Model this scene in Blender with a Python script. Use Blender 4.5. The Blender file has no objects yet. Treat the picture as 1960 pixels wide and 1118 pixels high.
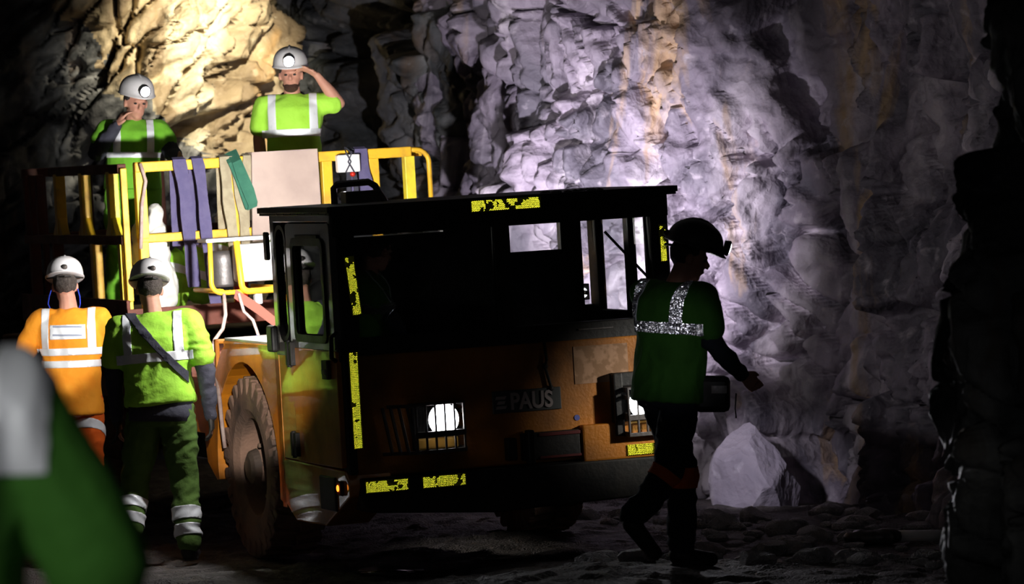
import bpy, bmesh, math, random
import numpy as np
from mathutils import Vector, Matrix, noise
random.seed(7); rng = np.random.default_rng(11)
C = bpy.context.scene.collection
V = Vector
PI = math.pi

# ------------------------------------------------------------------ render look
sc = bpy.context.scene
sc.view_settings.view_transform = 'Standard'; sc.view_settings.look = 'None'
sc.view_settings.gamma = 1; sc.view_settings.use_curve_mapping = False
sc.view_settings.exposure = 0.0
W = bpy.data.worlds.new('world'); sc.world = W; W.use_nodes = True
W.node_tree.nodes['Background'].inputs[0].default_value = (.5, .6, .8, 1)
W.node_tree.nodes['Background'].inputs[1].default_value = .0024

# ------------------------------------------------------------------ materials
def srgb(r, g, b):
    f = lambda c: (c/255/12.92) if c/255 <= .04045 else ((c/255+.055)/1.055)**2.4
    return (f(r), f(g), f(b), 1)

def mat(name, col, rough=.6, metal=0., dirt=None, amt=.5, scale=6., bump=0., bscale=40., coat=0., coat_ior=1.5,
        coat_rough=.05, trans=0., emit=None, estr=0., detail=6., ior=1.45, contrast=(.42, .62), stretch=(1, 1, 1)):
    m = bpy.data.materials.new(name); m.use_nodes = True
    nt = m.node_tree; N = nt.nodes; L = nt.links; b = N['Principled BSDF']
    b.inputs['Base Color'].default_value = col
    b.inputs['Roughness'].default_value = rough; b.inputs['Metallic'].default_value = metal
    b.inputs['Coat Weight'].default_value = coat; b.inputs['Coat IOR'].default_value = coat_ior
    b.inputs['Coat Roughness'].default_value = coat_rough
    b.inputs['Transmission Weight'].default_value = trans; b.inputs['IOR'].default_value = ior
    if emit: b.inputs['Emission Color'].default_value = emit; b.inputs['Emission Strength'].default_value = estr
    tc = N.new('ShaderNodeTexCoord'); mp = N.new('ShaderNodeMapping'); mp.inputs['Scale'].default_value = stretch
    L.new(tc.outputs['Object'], mp.inputs['Vector'])
    if dirt:
        n = N.new('ShaderNodeTexNoise'); n.inputs['Scale'].default_value = scale; n.inputs['Detail'].default_value = detail
        L.new(mp.outputs[0], n.inputs['Vector'])
        r = N.new('ShaderNodeMapRange'); r.inputs[1].default_value = contrast[0]; r.inputs[2].default_value = contrast[1]
        r.inputs[4].default_value = amt
        L.new(n.outputs[0], r.inputs[0])
        x = N.new('ShaderNodeMix'); x.data_type = 'RGBA'; x.inputs[6].default_value = col; x.inputs[7].default_value = dirt
        L.new(r.outputs[0], x.inputs[0]); L.new(x.outputs[2], b.inputs['Base Color'])
        rr = N.new('ShaderNodeMapRange'); rr.inputs[3].default_value = rough; rr.inputs[4].default_value = min(1, rough+.25)
        L.new(r.outputs[0], rr.inputs[0]); L.new(rr.outputs[0], b.inputs['Roughness'])
    if bump:
        n2 = N.new('ShaderNodeTexNoise'); n2.inputs['Scale'].default_value = bscale; n2.inputs['Detail'].default_value = 5
        L.new(mp.outputs[0], n2.inputs['Vector'])
        bp = N.new('ShaderNodeBump'); bp.inputs['Strength'].default_value = bump; bp.inputs['Distance'].default_value = .01
        L.new(n2.outputs[0], bp.inputs['Height']); L.new(bp.outputs[0], b.inputs['Normal'])
    return m

def emis(name, col, s):
    m = bpy.data.materials.new(name); m.use_nodes = True; b = m.node_tree.nodes['Principled BSDF']
    b.inputs['Base Color'].default_value = (.8, .8, .8, 1)
    b.inputs['Emission Color'].default_value = col; b.inputs['Emission Strength'].default_value = s
    return m

def rock_mat(name, base, dark, pale, ochre, vein=.25, rough=.75, scale=1.):
    m = bpy.data.materials.new(name); m.use_nodes = True
    nt = m.node_tree; N = nt.nodes; L = nt.links; b = N['Principled BSDF']
    tc = N.new('ShaderNodeTexCoord')
    def noi(s, d=8, dist=.6, st=(1, 1, 1)):
        mp = N.new('ShaderNodeMapping'); mp.inputs['Scale'].default_value = st; L.new(tc.outputs['Object'], mp.inputs['Vector'])
        n = N.new('ShaderNodeTexNoise'); n.inputs['Scale'].default_value = s*scale; n.inputs['Detail'].default_value = d
        n.inputs['Distortion'].default_value = dist; L.new(mp.outputs[0], n.inputs['Vector']); return n
    def ramp(n, a, c):
        r = N.new('ShaderNodeMapRange'); r.inputs[1].default_value = a; r.inputs[2].default_value = c; L.new(n.outputs[0], r.inputs[0]); return r
    def mix(f, a, c):
        x = N.new('ShaderNodeMix'); x.data_type = 'RGBA'; L.new(f.outputs[0], x.inputs[0])
        if isinstance(a, tuple): x.inputs[6].default_value = a
        else: L.new(a.outputs[2], x.inputs[6])
        x.inputs[7].default_value = c; return x
    a = mix(ramp(noi(1.3, 8, .8, (1, 1, .7)), .38, .6), base, dark)
    a = mix(ramp(noi(.9, 6, 1.2, (1.6, 1, .5)), .52, .68), a, pale)
    a = mix(ramp(noi(.8, 6, 1.5, (2.2, 1, .5)), .58, .7), a, ochre)
    a = mix(ramp(noi(9, 8, .4), .60, .85), a, pale)
    L.new(a.outputs[2], b.inputs['Base Color']); b.inputs['Roughness'].default_value = rough
    b.inputs['Specular IOR Level'].default_value = .55
    vo = N.new('ShaderNodeTexVoronoi'); vo.inputs['Scale'].default_value = 9*scale; vo.feature = 'F1'
    nn = noi(3, 3, .2); mv = N.new('ShaderNodeVectorMath'); mv.operation = 'MULTIPLY_ADD'; mv.inputs[1].default_value = (.35, .35, .35)
    L.new(nn.outputs[1], mv.inputs[0]); L.new(tc.outputs['Object'], mv.inputs[2]); L.new(mv.outputs[0], vo.inputs['Vector'])
    n3 = noi(26, 6, 0.)
    ad = N.new('ShaderNodeMath'); ad.operation = 'MULTIPLY_ADD'; ad.inputs[1].default_value = .6
    L.new(n3.outputs[0], ad.inputs[0]); L.new(vo.outputs['Distance'], ad.inputs[2])
    bp = N.new('ShaderNodeBump'); bp.inputs['Strength'].default_value = .6; bp.inputs['Distance'].default_value = .028
    L.new(ad.outputs[0], bp.inputs['Height']); L.new(bp.outputs[0], b.inputs['Normal'])
    return m

M = {}
M['orange'] = mat('orange_paint', (.80, .27, .015, 1), .38, 0, (.16, .07, .02, 1), .75, 3.2, .25, 60, coat=1, coat_ior=1.75, coat_rough=.04, contrast=(.45, .75))
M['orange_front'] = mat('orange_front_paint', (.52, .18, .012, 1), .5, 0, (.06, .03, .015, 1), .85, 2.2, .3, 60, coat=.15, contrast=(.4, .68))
M['black'] = mat('black_paint', (.012, .012, .013, 1), .5, 0, (.05, .042, .035, 1), .5, 5, .2)
M['grey_cab'] = mat('dusty_cab_paint', (.10, .10, .095, 1), .35, 0, (.22, .2, .16, 1), .5, 4, .1, coat=.7, coat_ior=1.6)
M['yellow'] = mat('yellow_paint', (.88, .50, .03, 1), .42, 0, (.38, .17, .04, 1), .55, 7, .2, contrast=(.5, .7))
M['bright_yellow'] = mat('bright_yellow_paint', (.90, .72, .05, 1), .42, 0, (.5, .3, .06, 1), .5, 7, .2, contrast=(.5, .7))
M['tape'] = mat('yellow_reflective_tape', (.85, .88, .02, 1), .42, .35, (.20, .2, .01, 1), .75, 24, .15, 90, contrast=(.5, .6))
M['tape_clean'] = mat('clean_yellow_reflective_tape', (.95, .95, .04, 1), .42, .35, (.4, .4, .02, 1), .4, 24, .1, 90, contrast=(.6, .75))
M['prism'] = mat('yellow_prism_film', (.99, .98, .30, 1), .10, 1.)
M['prism_white'] = mat('white_prism_film', (.98, .98, 1, 1), .12, 1.)
M['silver'] = mat('silver_reflective_tape', (.92, .94, 1, 1), .42, .12, (.6, .62, .7, 1), .4, 14, .1, 120, contrast=(.55, .7))
M['rubber'] = mat('dusty_rubber', (.10, .07, .055, 1), .85, 0, (.34, .20, .14, 1), .9, 3.5, .5, 50, contrast=(.3, .6))
M['rim'] = mat('dusty_rim_paint', (.10, .07, .055, 1), .7, 0, (.25, .16, .11, 1), .8, 5, .3)
M['steel'] = mat('worn_steel', (.16, .15, .15, 1), .45, .7, (.1, .07, .05, 1), .6, 8, .2)
M['rust'] = mat('rust_brown_paint', (.15, .035, .018, 1), .6, 0, (.07, .04, .03, 1), .7, 4, .3)
M['glass'] = mat('window_glass', (.9, .92, .9, 1), .0, 0, trans=1, ior=1.45)
M['lens'] = emis('headlight_lens', (.93, .97, 1, 1), 26)
M['amber'] = emis('amber_lens', (1, .25, .02, 1), 3)
M['hlens'] = emis('headlamp_lens', (.85, .88, 1, 1), 60)
M['hlens_soft'] = emis('dim_headlamp_lens', (.9, .9, 1, 1), 6)
M['lamp_glass'] = mat('headlight_glass', (.75, .78, .8, 1), .2, .5)
M['panel'] = mat('worn_brown_board', (.50, .38, .33, 1), .6, 0, (.36, .27, .24, 1), .6, 3, .1)
M['white'] = mat('white_plastic', (.8, .8, .82, 1), .5, 0, (.5, .48, .46, 1), .4, 6, .1)
M['sack'] = mat('white_woven_sack', (.85, .84, .8, 1), .7, 0, (.6, .58, .5, 1), .3, 9, .4, 30)
M['purple'] = mat('violet_webbing', (.10, .085, .19, 1), .8, 0, (.15, .13, .24, 1), .5, 18, .4, 160)
M['beige'] = mat('beige_webbing', (.42, .36, .24, 1), .85, 0, (.28, .23, .15, 1), .6, 14, .4, 160)
M['greenweb'] = mat('green_webbing', (.03, .14, .09, 1), .8, 0, (.06, .2, .13, 1), .5, 18, .4, 160)
M['rope'] = mat('pale_rope', (.55, .42, .38, 1), .8, 0, (.35, .2, .18, 1), .5, 20, .3, 120)
M['blue'] = mat('blue_cord', (.02, .05, .5, 1), .5)
M['redpaint'] = mat('red_paint', (.5, .02, .01, 1), .4, 0, (.25, .02, .01, 1), .4, 8)
M['red_dark'] = mat('dull_red_paint', (.16, .02, .02, 1), .6, 0, (.05, .02, .02, 1), .6, 8)
M['lime'] = mat('lime_fabric', (.42, .82, .07, 1), .8, 0, (.32, .66, .04, 1), .5, 9, .5, 30)
M['green'] = mat('green_fabric', (.18, .50, .03, 1), .85, 0, (.12, .36, .02, 1), .5, 9, .5, 30)
M['green_shaded'] = mat('shaded_green_fabric', (.05, .19, .02, 1), .85, 0, (.03, .11, .012, 1), .5, 6, .6, 26)  # lime shirt cloth darkened, dim light put into its colour
M['orangefab'] = mat('orange_fabric', (.98, .36, .02, 1), .8, 0, (.9, .24, .01, 1), .5, 7, .5, 30)
M['orange_deep'] = mat('deep_orange_fabric', (.85, .14, .01, 1), .85, 0, (.7, .1, .01, 1), .5, 7, .5, 30)
M['greenpants'] = mat('olive_green_fabric', (.09, .17, .03, 1), .9, 0, (.055, .11, .02, 1), .5, 7, .8, 22)
M['navy'] = mat('navy_fabric', (.012, .016, .025, 1), .9, 0, (.02, .025, .035, 1), .5, 7, .8, 22)
M['dark'] = mat('charcoal_fabric', (.045, .045, .065, 1), .85, 0, (.03, .03, .045, 1), .5, 9, .8, 26)
M['hand_tan'] = M['skin'] = mat('skin', (.60, .30, .21, 1), .55, 0, (.5, .2, .15, 1), .4, 12, .05)
M['hair'] = mat('dark_hair', (.04, .03, .025, 1), .8, 0, (.12, .1, .09, 1), .5, 60, .8, 140)
M['beard'] = mat('brown_beard', (.06, .025, .015, 1), .85, 0, bump=.8, bscale=160)
M['helmet'] = mat('white_helmet_shell', (.80, .78, .80, 1), .35, 0, (.5, .47, .45, 1), .4, 7, coat=.4)
M['helmet_shaded'] = mat('shaded_helmet_shell', (.05, .045, .05, 1), .4, coat=.4)  # helmet shell darkened, backlit shade put into its colour
M['boot'] = mat('black_leather', (.01, .01, .01, 1), .5, 0, (.05, .04, .035, 1), .5, 8)
M['interior'] = mat('dark_cab_trim', (.02, .02, .02, 1), .8)
M['rock_right'] = rock_mat('violet_grey_rock', (.27, .225, .285, 1), (.10, .088, .115, 1), (.50, .44, .50, 1), (.40, .27, .17, 1))
M['rock_left'] = rock_mat('cream_rock', (.50, .40, .24, 1), (.22, .16, .09, 1), (.68, .60, .42, 1), (.42, .25, .09, 1))
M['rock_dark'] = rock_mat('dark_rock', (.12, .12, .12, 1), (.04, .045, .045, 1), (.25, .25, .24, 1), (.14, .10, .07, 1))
M['rock_pale'] = rock_mat('pale_violet_rock', (.42, .37, .46, 1), (.28, .25, .32, 1), (.6, .55, .64, 1), (.4, .35, .4, 1))
M['ground'] = rock_mat('crushed_stone_floor', (.10, .085, .08, 1), (.045, .038, .036, 1), (.17, .15, .15, 1), (.12, .09, .07, 1), scale=3)
M['stone'] = rock_mat('loose_stone', (.5, .48, .5, 1), (.32, .30, .30, 1), (.66, .64, .66, 1), (.45, .4, .36, 1), scale=4)
M['water'] = mat('puddle_water', (.03, .028, .025, 1), .08)
M['patch_old'] = mat('faded_brown_sticker', (.36, .20, .11, 1), .6, 0, (.22, .12, .06, 1), .8, 18, .1, contrast=(.45, .55))
M['plate_grey'] = mat('grey_nameplate', (.06, .065, .065, 1), .5)
M['letter'] = mat('pale_letter', (.42, .36, .36, 1), .5)
M['print'] = mat('blue_grey_print', (.35, .38, .5, 1), .7)

# ------------------------------------------------------------------ mesh helpers
class MB:
    def __init__(s): s.bm = bmesh.new()
    def box(s, x0, x1, y0, y1, z0, z1, mtx=None):
        vs = [s.bm.verts.new(V(p)) for p in ((x0,y0,z0),(x1,y0,z0),(x1,y1,z0),(x0,y1,z0),(x0,y0,z1),(x1,y0,z1),(x1,y1,z1),(x0,y1,z1))]
        if mtx:
            for v in vs: v.co = mtx @ v.co
        for f in ((0,3,2,1),(4,5,6,7),(0,1,5,4),(1,2,6,5),(2,3,7,6),(3,0,4,7)): s.bm.faces.new([vs[i] for i in f])
        return s
    def prism(s, poly, axis, a, b):
        def P(u, v, w): return {'x': V((w,u,v)), 'y': V((u,w,v)), 'z': V((u,v,w))}[axis]
        A = [s.bm.verts.new(P(u,v,a)) for u, v in poly]; B = [s.bm.verts.new(P(u,v,b)) for u, v in poly]
        n = len(poly); s.bm.faces.new(A); s.bm.faces.new(B[::-1])
        for i in range(n): s.bm.faces.new((A[i], B[i], B[(i+1)%n], A[(i+1)%n]))
        return s
    def ringloft(s, rings, closed_ends=True, cyc=False):
        R = [[s.bm.verts.new(p) for p in r] for r in rings]
        n = len(R[0]); m = len(R)
        for i in range(m if cyc else m-1):
            for j in range(n):
                a, b = R[i], R[(i+1) % m]
                s.bm.faces.new((a[j], a[(j+1)%n], b[(j+1)%n], b[j]))
        if closed_ends and not cyc: s.bm.faces.new(R[0][::-1]); s.bm.faces.new(R[-1])
        return s
    def tube(s, pts, r, seg=8, flat=None):
        pts = [V(p) for p in pts]; rad = r if isinstance(r, (list, tuple)) else [r]*len(pts)
        rings = []; ref = None
        for i, p in enumerate(pts):
            d = (pts[min(i+1, len(pts)-1)] - pts[max(i-1, 0)]).normalized()
            if ref is None:
                ref = V((0,0,1)) if abs(d.z) < .9 else V((0,1,0))
            u = (ref - d*ref.dot(d)).normalized(); ref = u; w = d.cross(u)
            rings.append([p + (u*math.cos(2*PI*k/seg + PI/seg) + w*math.sin(2*PI*k/seg + PI/seg))*rad[i] for k in range(seg)])
        return s.ringloft(rings)
    def limb(s, pts, rad, seg=12):
        pts = [V(p) for p in pts]
        P, R = [], []
        for i in range(len(pts)-1):
            for k in range(5):
                t = k/5; P.append(pts[i].lerp(pts[i+1], t)); tt = t*t*(3-2*t); R.append(rad[i]*(1-tt)+rad[i+1]*tt)
        P.append(pts[-1]); R.append(rad[-1])
        s.tube(P, R, seg); s.ell(pts[0], rad[0], rad[0], rad[0]); s.ell(pts[-1], rad[-1], rad[-1], rad[-1])
        for i in range(1, len(pts)-1): s.ell(pts[i], rad[i], rad[i], rad[i])
        return s
    def ell(s, c, a, b, d, mtx=None, sub=2):
        Mx = Matrix.Translation(V(c)) @ (mtx.to_4x4() if mtx else Matrix()) @ Matrix.Diagonal((a, b, d, 1))
        bmesh.ops.create_icosphere(s.bm, subdivisions=sub, radius=1, matrix=Mx); return s
    def lathe(s, prof, axis='x', c=(0,0,0), seg=48, cyc=False):
        rings = []
        for k in range(seg):
            a = 2*PI*k/seg
            r = []
            for (h, rr) in prof:
                if axis == 'x': r.append(V(c)+V((h, rr*math.cos(a), rr*math.sin(a))))
                elif axis == 'y': r.append(V(c)+V((rr*math.cos(a), h, rr*math.sin(a))))
                else: r.append(V(c)+V((rr*math.cos(a), rr*math.sin(a), h)))
            rings.append(r)
        R = [[s.bm.verts.new(p) for p in r] for r in rings]
        n = len(prof)
        for i in range(seg):
            a, b = R[i], R[(i+1)%seg]
            for j in range(n if cyc else n-1):
                try: s.bm.faces.new((a[j], a[(j+1)%n], b[(j+1)%n], b[j]))
                except ValueError: pass
        return s
    def ribbon(s, pts, wdir, w, t=.008):
        pts = [V(p) for p in pts]; wd = V(wdir).normalized()*w/2; rings = []
        for i, p in enumerate(pts):
            d = (pts[min(i+1, len(pts)-1)] - pts[max(i-1, 0)]).normalized(); n = d.cross(wd).normalized()*t/2
            k = 1+.12*math.sin(i*1.7)
            rings.append([p-wd*k-n, p+wd*k-n, p+wd*k+n, p-wd*k+n])
        return s.ringloft(rings)
    def build(s, name, m, parent=None, bevel=0, smooth=False, sub=0):
        bmesh.ops.recalc_face_normals(s.bm, faces=s.bm.faces)
        me = bpy.data.meshes.new(name); s.bm.to_mesh(me); s.bm.free()
        return link(name, me, m, parent, bevel, smooth, sub)

def link(name, me, m, parent=None, bevel=0, smooth=False, sub=0):
    o = bpy.data.objects.new(name, me); C.objects.link(o)
    if m: me.materials.clear(); me.materials.append(m)
    if parent: o.parent = parent
    if smooth:
        for p in me.polygons: p.use_smooth = True
    if bevel:
        b = o.modifiers.new('bevel', 'BEVEL'); b.width = bevel; b.segments = 2; b.limit_method = 'ANGLE'; b.angle_limit = .7
    if sub:
        b = o.modifiers.new('sub', 'SUBSURF'); b.levels = sub; b.render_levels = sub
    return o

def empty(name, loc, label, cat, group=None):
    o = bpy.data.objects.new(name, None); C.objects.link(o); o.location = loc; o.empty_display_size = .1
    return tag(o, label, cat, group)
def tag(o, label, cat, group=None):
    o['label'] = label; o['category'] = cat
    if group: o['group'] = group
    return o
def lab(o, label): o['label'] = label; return o
def struct(o): o['kind'] = 'structure'; return o

def fused(mb, voxel, smooth_it=4, folds=0., fscale=9., seed=0., fstretch=(1, 1, 1)):
    """one continuous surface out of overlapping shapes"""
    bm = mb.bm; bmesh.ops.recalc_face_normals(bm, faces=bm.faces)
    me = bpy.data.meshes.new('tmp'); bm.to_mesh(me); bm.free()
    o = bpy.data.objects.new('tmp', me); C.objects.link(o)
    r = o.modifiers.new('r', 'REMESH'); r.mode = 'VOXEL'; r.voxel_size = voxel; r.adaptivity = 0
    if smooth_it:
        q = o.modifiers.new('s', 'SMOOTH'); q.iterations = smooth_it; q.factor = .5
    dg = bpy.context.evaluated_depsgraph_get(); dg.update()
    out = bpy.data.meshes.new_from_object(o.evaluated_get(dg))
    bpy.data.objects.remove(o); bpy.data.meshes.remove(me)
    if folds:
        nrm = [v.normal.copy() for v in out.vertices]
        for v, n in zip(out.vertices, nrm):
            p = V((v.co.x*fstretch[0], v.co.y*fstretch[1], v.co.z*fstretch[2]))*fscale + V((seed, seed*.7, 0))
            w = noise.noise_vector(p*.5)*1.2
            h = 1-abs(noise.noise(p+w))*2.6
            v.co += n*folds*h
    for p in out.polygons: p.use_smooth = True
    return out

def cut_strip(me, planes, off=.005):
    """the part of a garment surface between planes (co, no): keeps the side the normal points to"""
    bm = bmesh.new(); bm.from_mesh(me)
    for co, no in planes:
        bmesh.ops.bisect_plane(bm, geom=bm.verts[:]+bm.edges[:]+bm.faces[:], plane_co=co, plane_no=no, clear_inner=True)
    bm.normal_update()
    for v in bm.verts: v.co += v.normal*off
    out = bpy.data.meshes.new('strip'); bm.to_mesh(out); bm.free()
    for p in out.polygons: p.use_smooth = True
    return out

# ------------------------------------------------------------------ people
def basis(f, up):
    up = V(up).normalized(); f = V(f); f = (f-up*f.dot(up)).normalized(); l = up.cross(f)
    return l, f, up     # person's left, front, up

def hand(mb, wrist, d, palm_n, side, curl=.6, s=1.):
    """palm and five fingers; palm_n points out of the palm, side = direction of the thumb"""
    d = V(d).normalized(); n = V(palm_n); n = (n-d*n.dot(d)).normalized(); sd = d.cross(n)
    if sd.dot(V(side)) < 0: sd = -sd
    w = V(wrist)
    rings = []
    for t, hw, ht in ((0, .026, .02), (.03, .034, .018), (.06, .041, .016), (.09, .042, .014)):
        c = w+d*t*s
        rings.append([c+sd*hw*s*math.cos(2*PI*k/10)+n*ht*s*math.sin(2*PI*k/10) for k in range(10)])
    mb.ringloft(rings)
    for i, (o, L) in enumerate(((.031, .072), (.011, .08), (-.010, .075), (-.030, .058))):
        p = w+d*.085*s+sd*o*s; dd = d.copy(); pts = [p-d*.02]; a = curl*(.5+.12*i)
        for seg in (.45, .3, .25):
            dd = (dd*math.cos(a)+n*math.sin(a)).normalized(); p = p+dd*L*seg*s; pts.append(p.copy())
        ex = [pts[0], pts[0].lerp(pts[1], .6), pts[1], pts[2], pts[3]]
        mb.tube(ex, [.0095*s, .0095*s, .009*s, .0085*s, .007*s], 8); mb.ell(pts[3], .007*s, .007*s, .007*s, sub=1)
    t0 = w+d*.025*s+sd*.026*s; dt = (d*.7+sd*.7+n*.2).normalized()
    t1 = t0+dt*.035*s; t2 = t1+(d*.9+n*.5*curl+sd*.1).normalized()*.032*s
    mb.tube([t0, t1, t2], [.014*s, .011*s, .008*s], 8); mb.ell(t2, .008*s, .008*s, .008*s, sub=1)

def helmet(parent, hc, fh, uh, m, lamp=None, headband=False, s=1., rear_clip=True):
    l, f, u = basis(fh, uh)
    Mx = Matrix((l, f, u)).transposed()
    base = V(hc)+u*.035
    mb = MB(); rings = []
    NS = 36
    prof = [(.0, 1.07, 1.), (.006, 1.08, 1.), (.014, 1.01, 1.), (.03, 1.0, 1), (.06, .96, 1), (.09, .86, 1), (.115, .68, 1), (.132, .42, 1), (.14, .15, 1)]
    for h, k, _ in prof:
        r = []
        for j in range(NS):
            a = 2*PI*j/NS; x = math.cos(a)*.118*k; y = math.sin(a)*.142*k
            if h < .01: y += .020*max(0, math.sin(a))**2
            hh = h - (.012*max(0, math.sin(a))**2 if h < .01 else 0)
            rid = 1+.02*math.cos(3*(a-PI/2))*(1 if .02 < h < .12 else 0)
            r.append(base + l*x*rid*s + f*y*s + u*hh*s)
        rings.append(r)
    mb.ringloft(rings)
    # raised crest along the top
    mb.tube([base+f*.125*s+u*.05*s, base+f*.09*s+u*.108*s, base+f*.03*s+u*.14*s, base-f*.04*s+u*.138*s, base-f*.1*s+u*.1*s, base-f*.132*s+u*.045*s], .012*s, 8)
    h = mb.build('helmet', m, parent, smooth=True, sub=1)
    hb = MB(); hb.limb([base+l*.113*s+u*.0, base-f*.135*s+u*.0-u*.025, base-l*.113*s], [.006, .007, .006]); hb.build('headband', M['boot'], h, smooth=True)
    if rear_clip:
        cb = MB(); cb.ell(base-f*.143*s+u*.035, .02, .012, .018); cb.build('cable_clip', M['steel'], h, smooth=True)
    if lamp:
        lc = base+f*.150*s+u*.045*s
        b = MB(); b.lathe([(0, .001), (0, .036), (.03, .042), (.035, .036)], 'y', seg=20)
        o = b.build('headlamp', M['boot'], h, smooth=False); o.matrix_local = Matrix.Translation(lc-f*.012) @ Mx.to_4x4()
        g = MB(); g.ell((0, .028, 0), .037, .014, .037)
        q = g.build('lens', lamp, h, smooth=True); q.matrix_local = Matrix.Translation(lc-f*.012) @ Mx.to_4x4()
    return h

def person(name, loc, label, P):
    root = empty('person', loc, label, 'person', None)
    pel, nk, hd = V(P['pelvis']), V(P['neck']), V(P['head'])
    up = (nk-pel).normalized()
    l, f, u = basis(P['face_t'], up); lp, fp, upp = basis(P.get('face_p', P['face_t']), (0, 0, 1))
    hup = (hd-nk).normalized()*.7+V((0,0,1))*.3+V(P['face_h'])*-.0
    if 'hup' in P: hup = V(P['hup'])
    lh, fh, uh = basis(P['face_h'], hup)
    sw = P.get('sw', .185); k = P.get('bulk', 1.)
    shL, shR = nk-u*.055+l*sw, nk-u*.055-l*sw
    hiL, hiR = pel+lp*.095, pel-lp*.095
    eL, wL, eR, wR = V(P['eL']), V(P['wL']), V(P['eR']), V(P['wR'])
    kL, aL, kR, aR = V(P['kL']), V(P['aL']), V(P['kR']), V(P['aR'])
    Mh = Matrix((lh, fh, uh)).transposed()
    # ---- body: one continuous surface
    b = MB()
    def sect(c, a, d, ll=l, ff=f, n=20, ex=1.): 
        r = []
        for j in range(n):
            t = 2*PI*j/n; cx, sx = math.cos(t), math.sin(t)
            cx = math.copysign(abs(cx)**.85, cx); sx = math.copysign(abs(sx)**.85, sx)
            r.append(c+ll*a*cx+ff*d*sx)
        return r
    L = (nk-pel).length
    def tor(g): return [sect(pel-u*.06, .15*g, .10*g), sect(pel+u*.02, .155*g, .11*g), sect(pel+u*L*.25, .14*g, .10*g), sect(pel+u*L*.6, .165*g, .115*g), sect(pel+u*L*.85, .17*g, .10*g), sect(pel+u*L*.97, .09*g, .07*g)]
    b.ringloft(tor(.92))
    b.limb([nk-u*.05, nk+(hd-nk)*.5, hd-uh*.03], [.066, .056, .058])
    b.ell(hd+uh*.015-fh*.012, .077, .096, .10, Mh); b.ell(hd-uh*.045+fh*.022, .058, .066, .068, Mh); b.ell(hd-uh*.092+fh*.052, .03, .028, .022, Mh)
    b.tube([hd+uh*.012+fh*.08, hd-uh*.012+fh*.102, hd-uh*.03+fh*.092], [.009, .013, .015], 8)
    b.ell(hd-uh*.055+fh*.082, .024, .012, .010, Mh, 1)          # lips
    b.ell(hd+uh*.025+fh*.078, .05, .014, .01, Mh, 1)           # brow
    for sg in (1, -1): b.ell(hd+lh*sg*.078-uh*.008-fh*.005, .010, .02, .032, Mh)
    for s_, e, w in ((shL, eL, wL), (shR, eR, wR)):
        b.limb([s_, s_.lerp(e, .45), e, e.lerp(w, .35), w], [.056*k, .05*k, .041*k, .042*k, .027])
    hdL = P.get('hL', {}); hdR = P.get('hR', {})
    hand(b, wL, hdL.get('d', wL-eL), hdL.get('n', -l), hdL.get('t', f), hdL.get('c', .5))
    hand(b, wR, hdR.get('d', wR-eR), hdR.get('n', l), hdR.get('t', f), hdR.get('c', .5))
    for h_, kk, a in ((hiL, kL, aL), (hiR, kR, aR)):
        b.limb([h_, h_.lerp(kk, .5), kk, kk.lerp(a, .35), a], [.085, .075, .052, .055, .038])
    me = fused(b, .0065, 3); body = link('body', me, P.get('skin', M['skin']), root)
    # ---- eyes, hair
    for sg in (1, -1):
        e = MB(); e.ell(hd+lh*sg*.031+fh*.079+uh*.006, .012, .008, .007, Mh, 2); e.build('eye', M['boot'], body, smooth=True)
    hb = MB(); hb.ell(hd+uh*.022-fh*.022, .083, .098, .098, Mh); hb.ell(hd-uh*.012-fh*.045, .066, .05, .045, Mh)
    link('hair', fused(hb, .008, 2), P.get('hairm', M['hair']), body)
    if P.get('beard'):
        bb = MB(); bb.ell(hd-uh*.082+fh*.046, .054, .052, .040, Mh); bb.ell(hd-uh*.066+fh*.012, .066, .05, .03, Mh)
        link('beard', fused(bb, .007, 2), M['beard'], body)
    helmet(root, hd+uh*.022, P['face_h'], uh, P.get('helm', M['helmet']), P.get('lamp'), s=P.get('hs', 1.03))
    # ---- trousers
    t = MB(); g = P.get('tw', 1.)
    t.ringloft([sect(pel+V((0,0,.10)), .132*k, .095*k, lp, fp), sect(pel, .155*k, .112*k, lp, fp), sect(pel-V((0,0,.10)), .160*k, .12*k, lp, fp)])
    for h_, kk, a in ((hiL, kL, aL), (hiR, kR, aR)):
        t.limb([h_, h_.lerp(kk, .5), kk, kk.lerp(a, .5), a+V((0,0,.03))], [.10*g, .098*g, .078*g, .075*g, .070*g])
    tm = fused(t, .011, 4, .011, 7, 3.1, (1, 1, 1.6)); tr = link('trousers', tm, P['trm'], root)
    for (leg, zb, zt, mm, nm) in P.get('bands', []):
        kk, a = (kL, aL) if leg == 'L' else (kR, aR)
        ax = (kk-a).normalized(); c0 = a+ax*zb; c1 = a+ax*zt; oth = (aR if leg == 'L' else aL); mid = (kk+a)/2
        sep = ((kk+a)/2 - ((kR+aR)/2 if leg == 'L' else (kL+aL)/2)); pl = [(c0, ax), (c1, -ax), ((kL+aL+kR+aR)/4, sep)]
        s_ = cut_strip(tm, pl, .005); o = link(nm, s_, mm, tr)
        o.modifiers.new('solid', 'SOLIDIFY').thickness = .002
    # ---- boots
    for (a, sg, kk) in ((aL, 'L', kL), (aR, 'R', kR)):
        td = V(P['toe'+sg]).normalized(); bo = MB()
        ax = (kk-a).normalized()
        bo.limb([a+ax*.15, a], [.056, .054]); bo.limb([a-V((0,0,.03))-td*.02, a+td*.07-V((0,0,.045)), a+td*.165-V((0,0,.055))], [.05, .047, .04])
        bo.ell(a+td*.06-V((0,0,.082)), .05, .13, .014, Matrix((V((-td.y, td.x, 0)).normalized(), td, V((0,0,1)))).transposed())
        link('boot', fused(bo, .010, 3), M['boot'], root)
    # ---- shirt
    s = MB(); hem = P.get('hem', .0)
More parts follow.
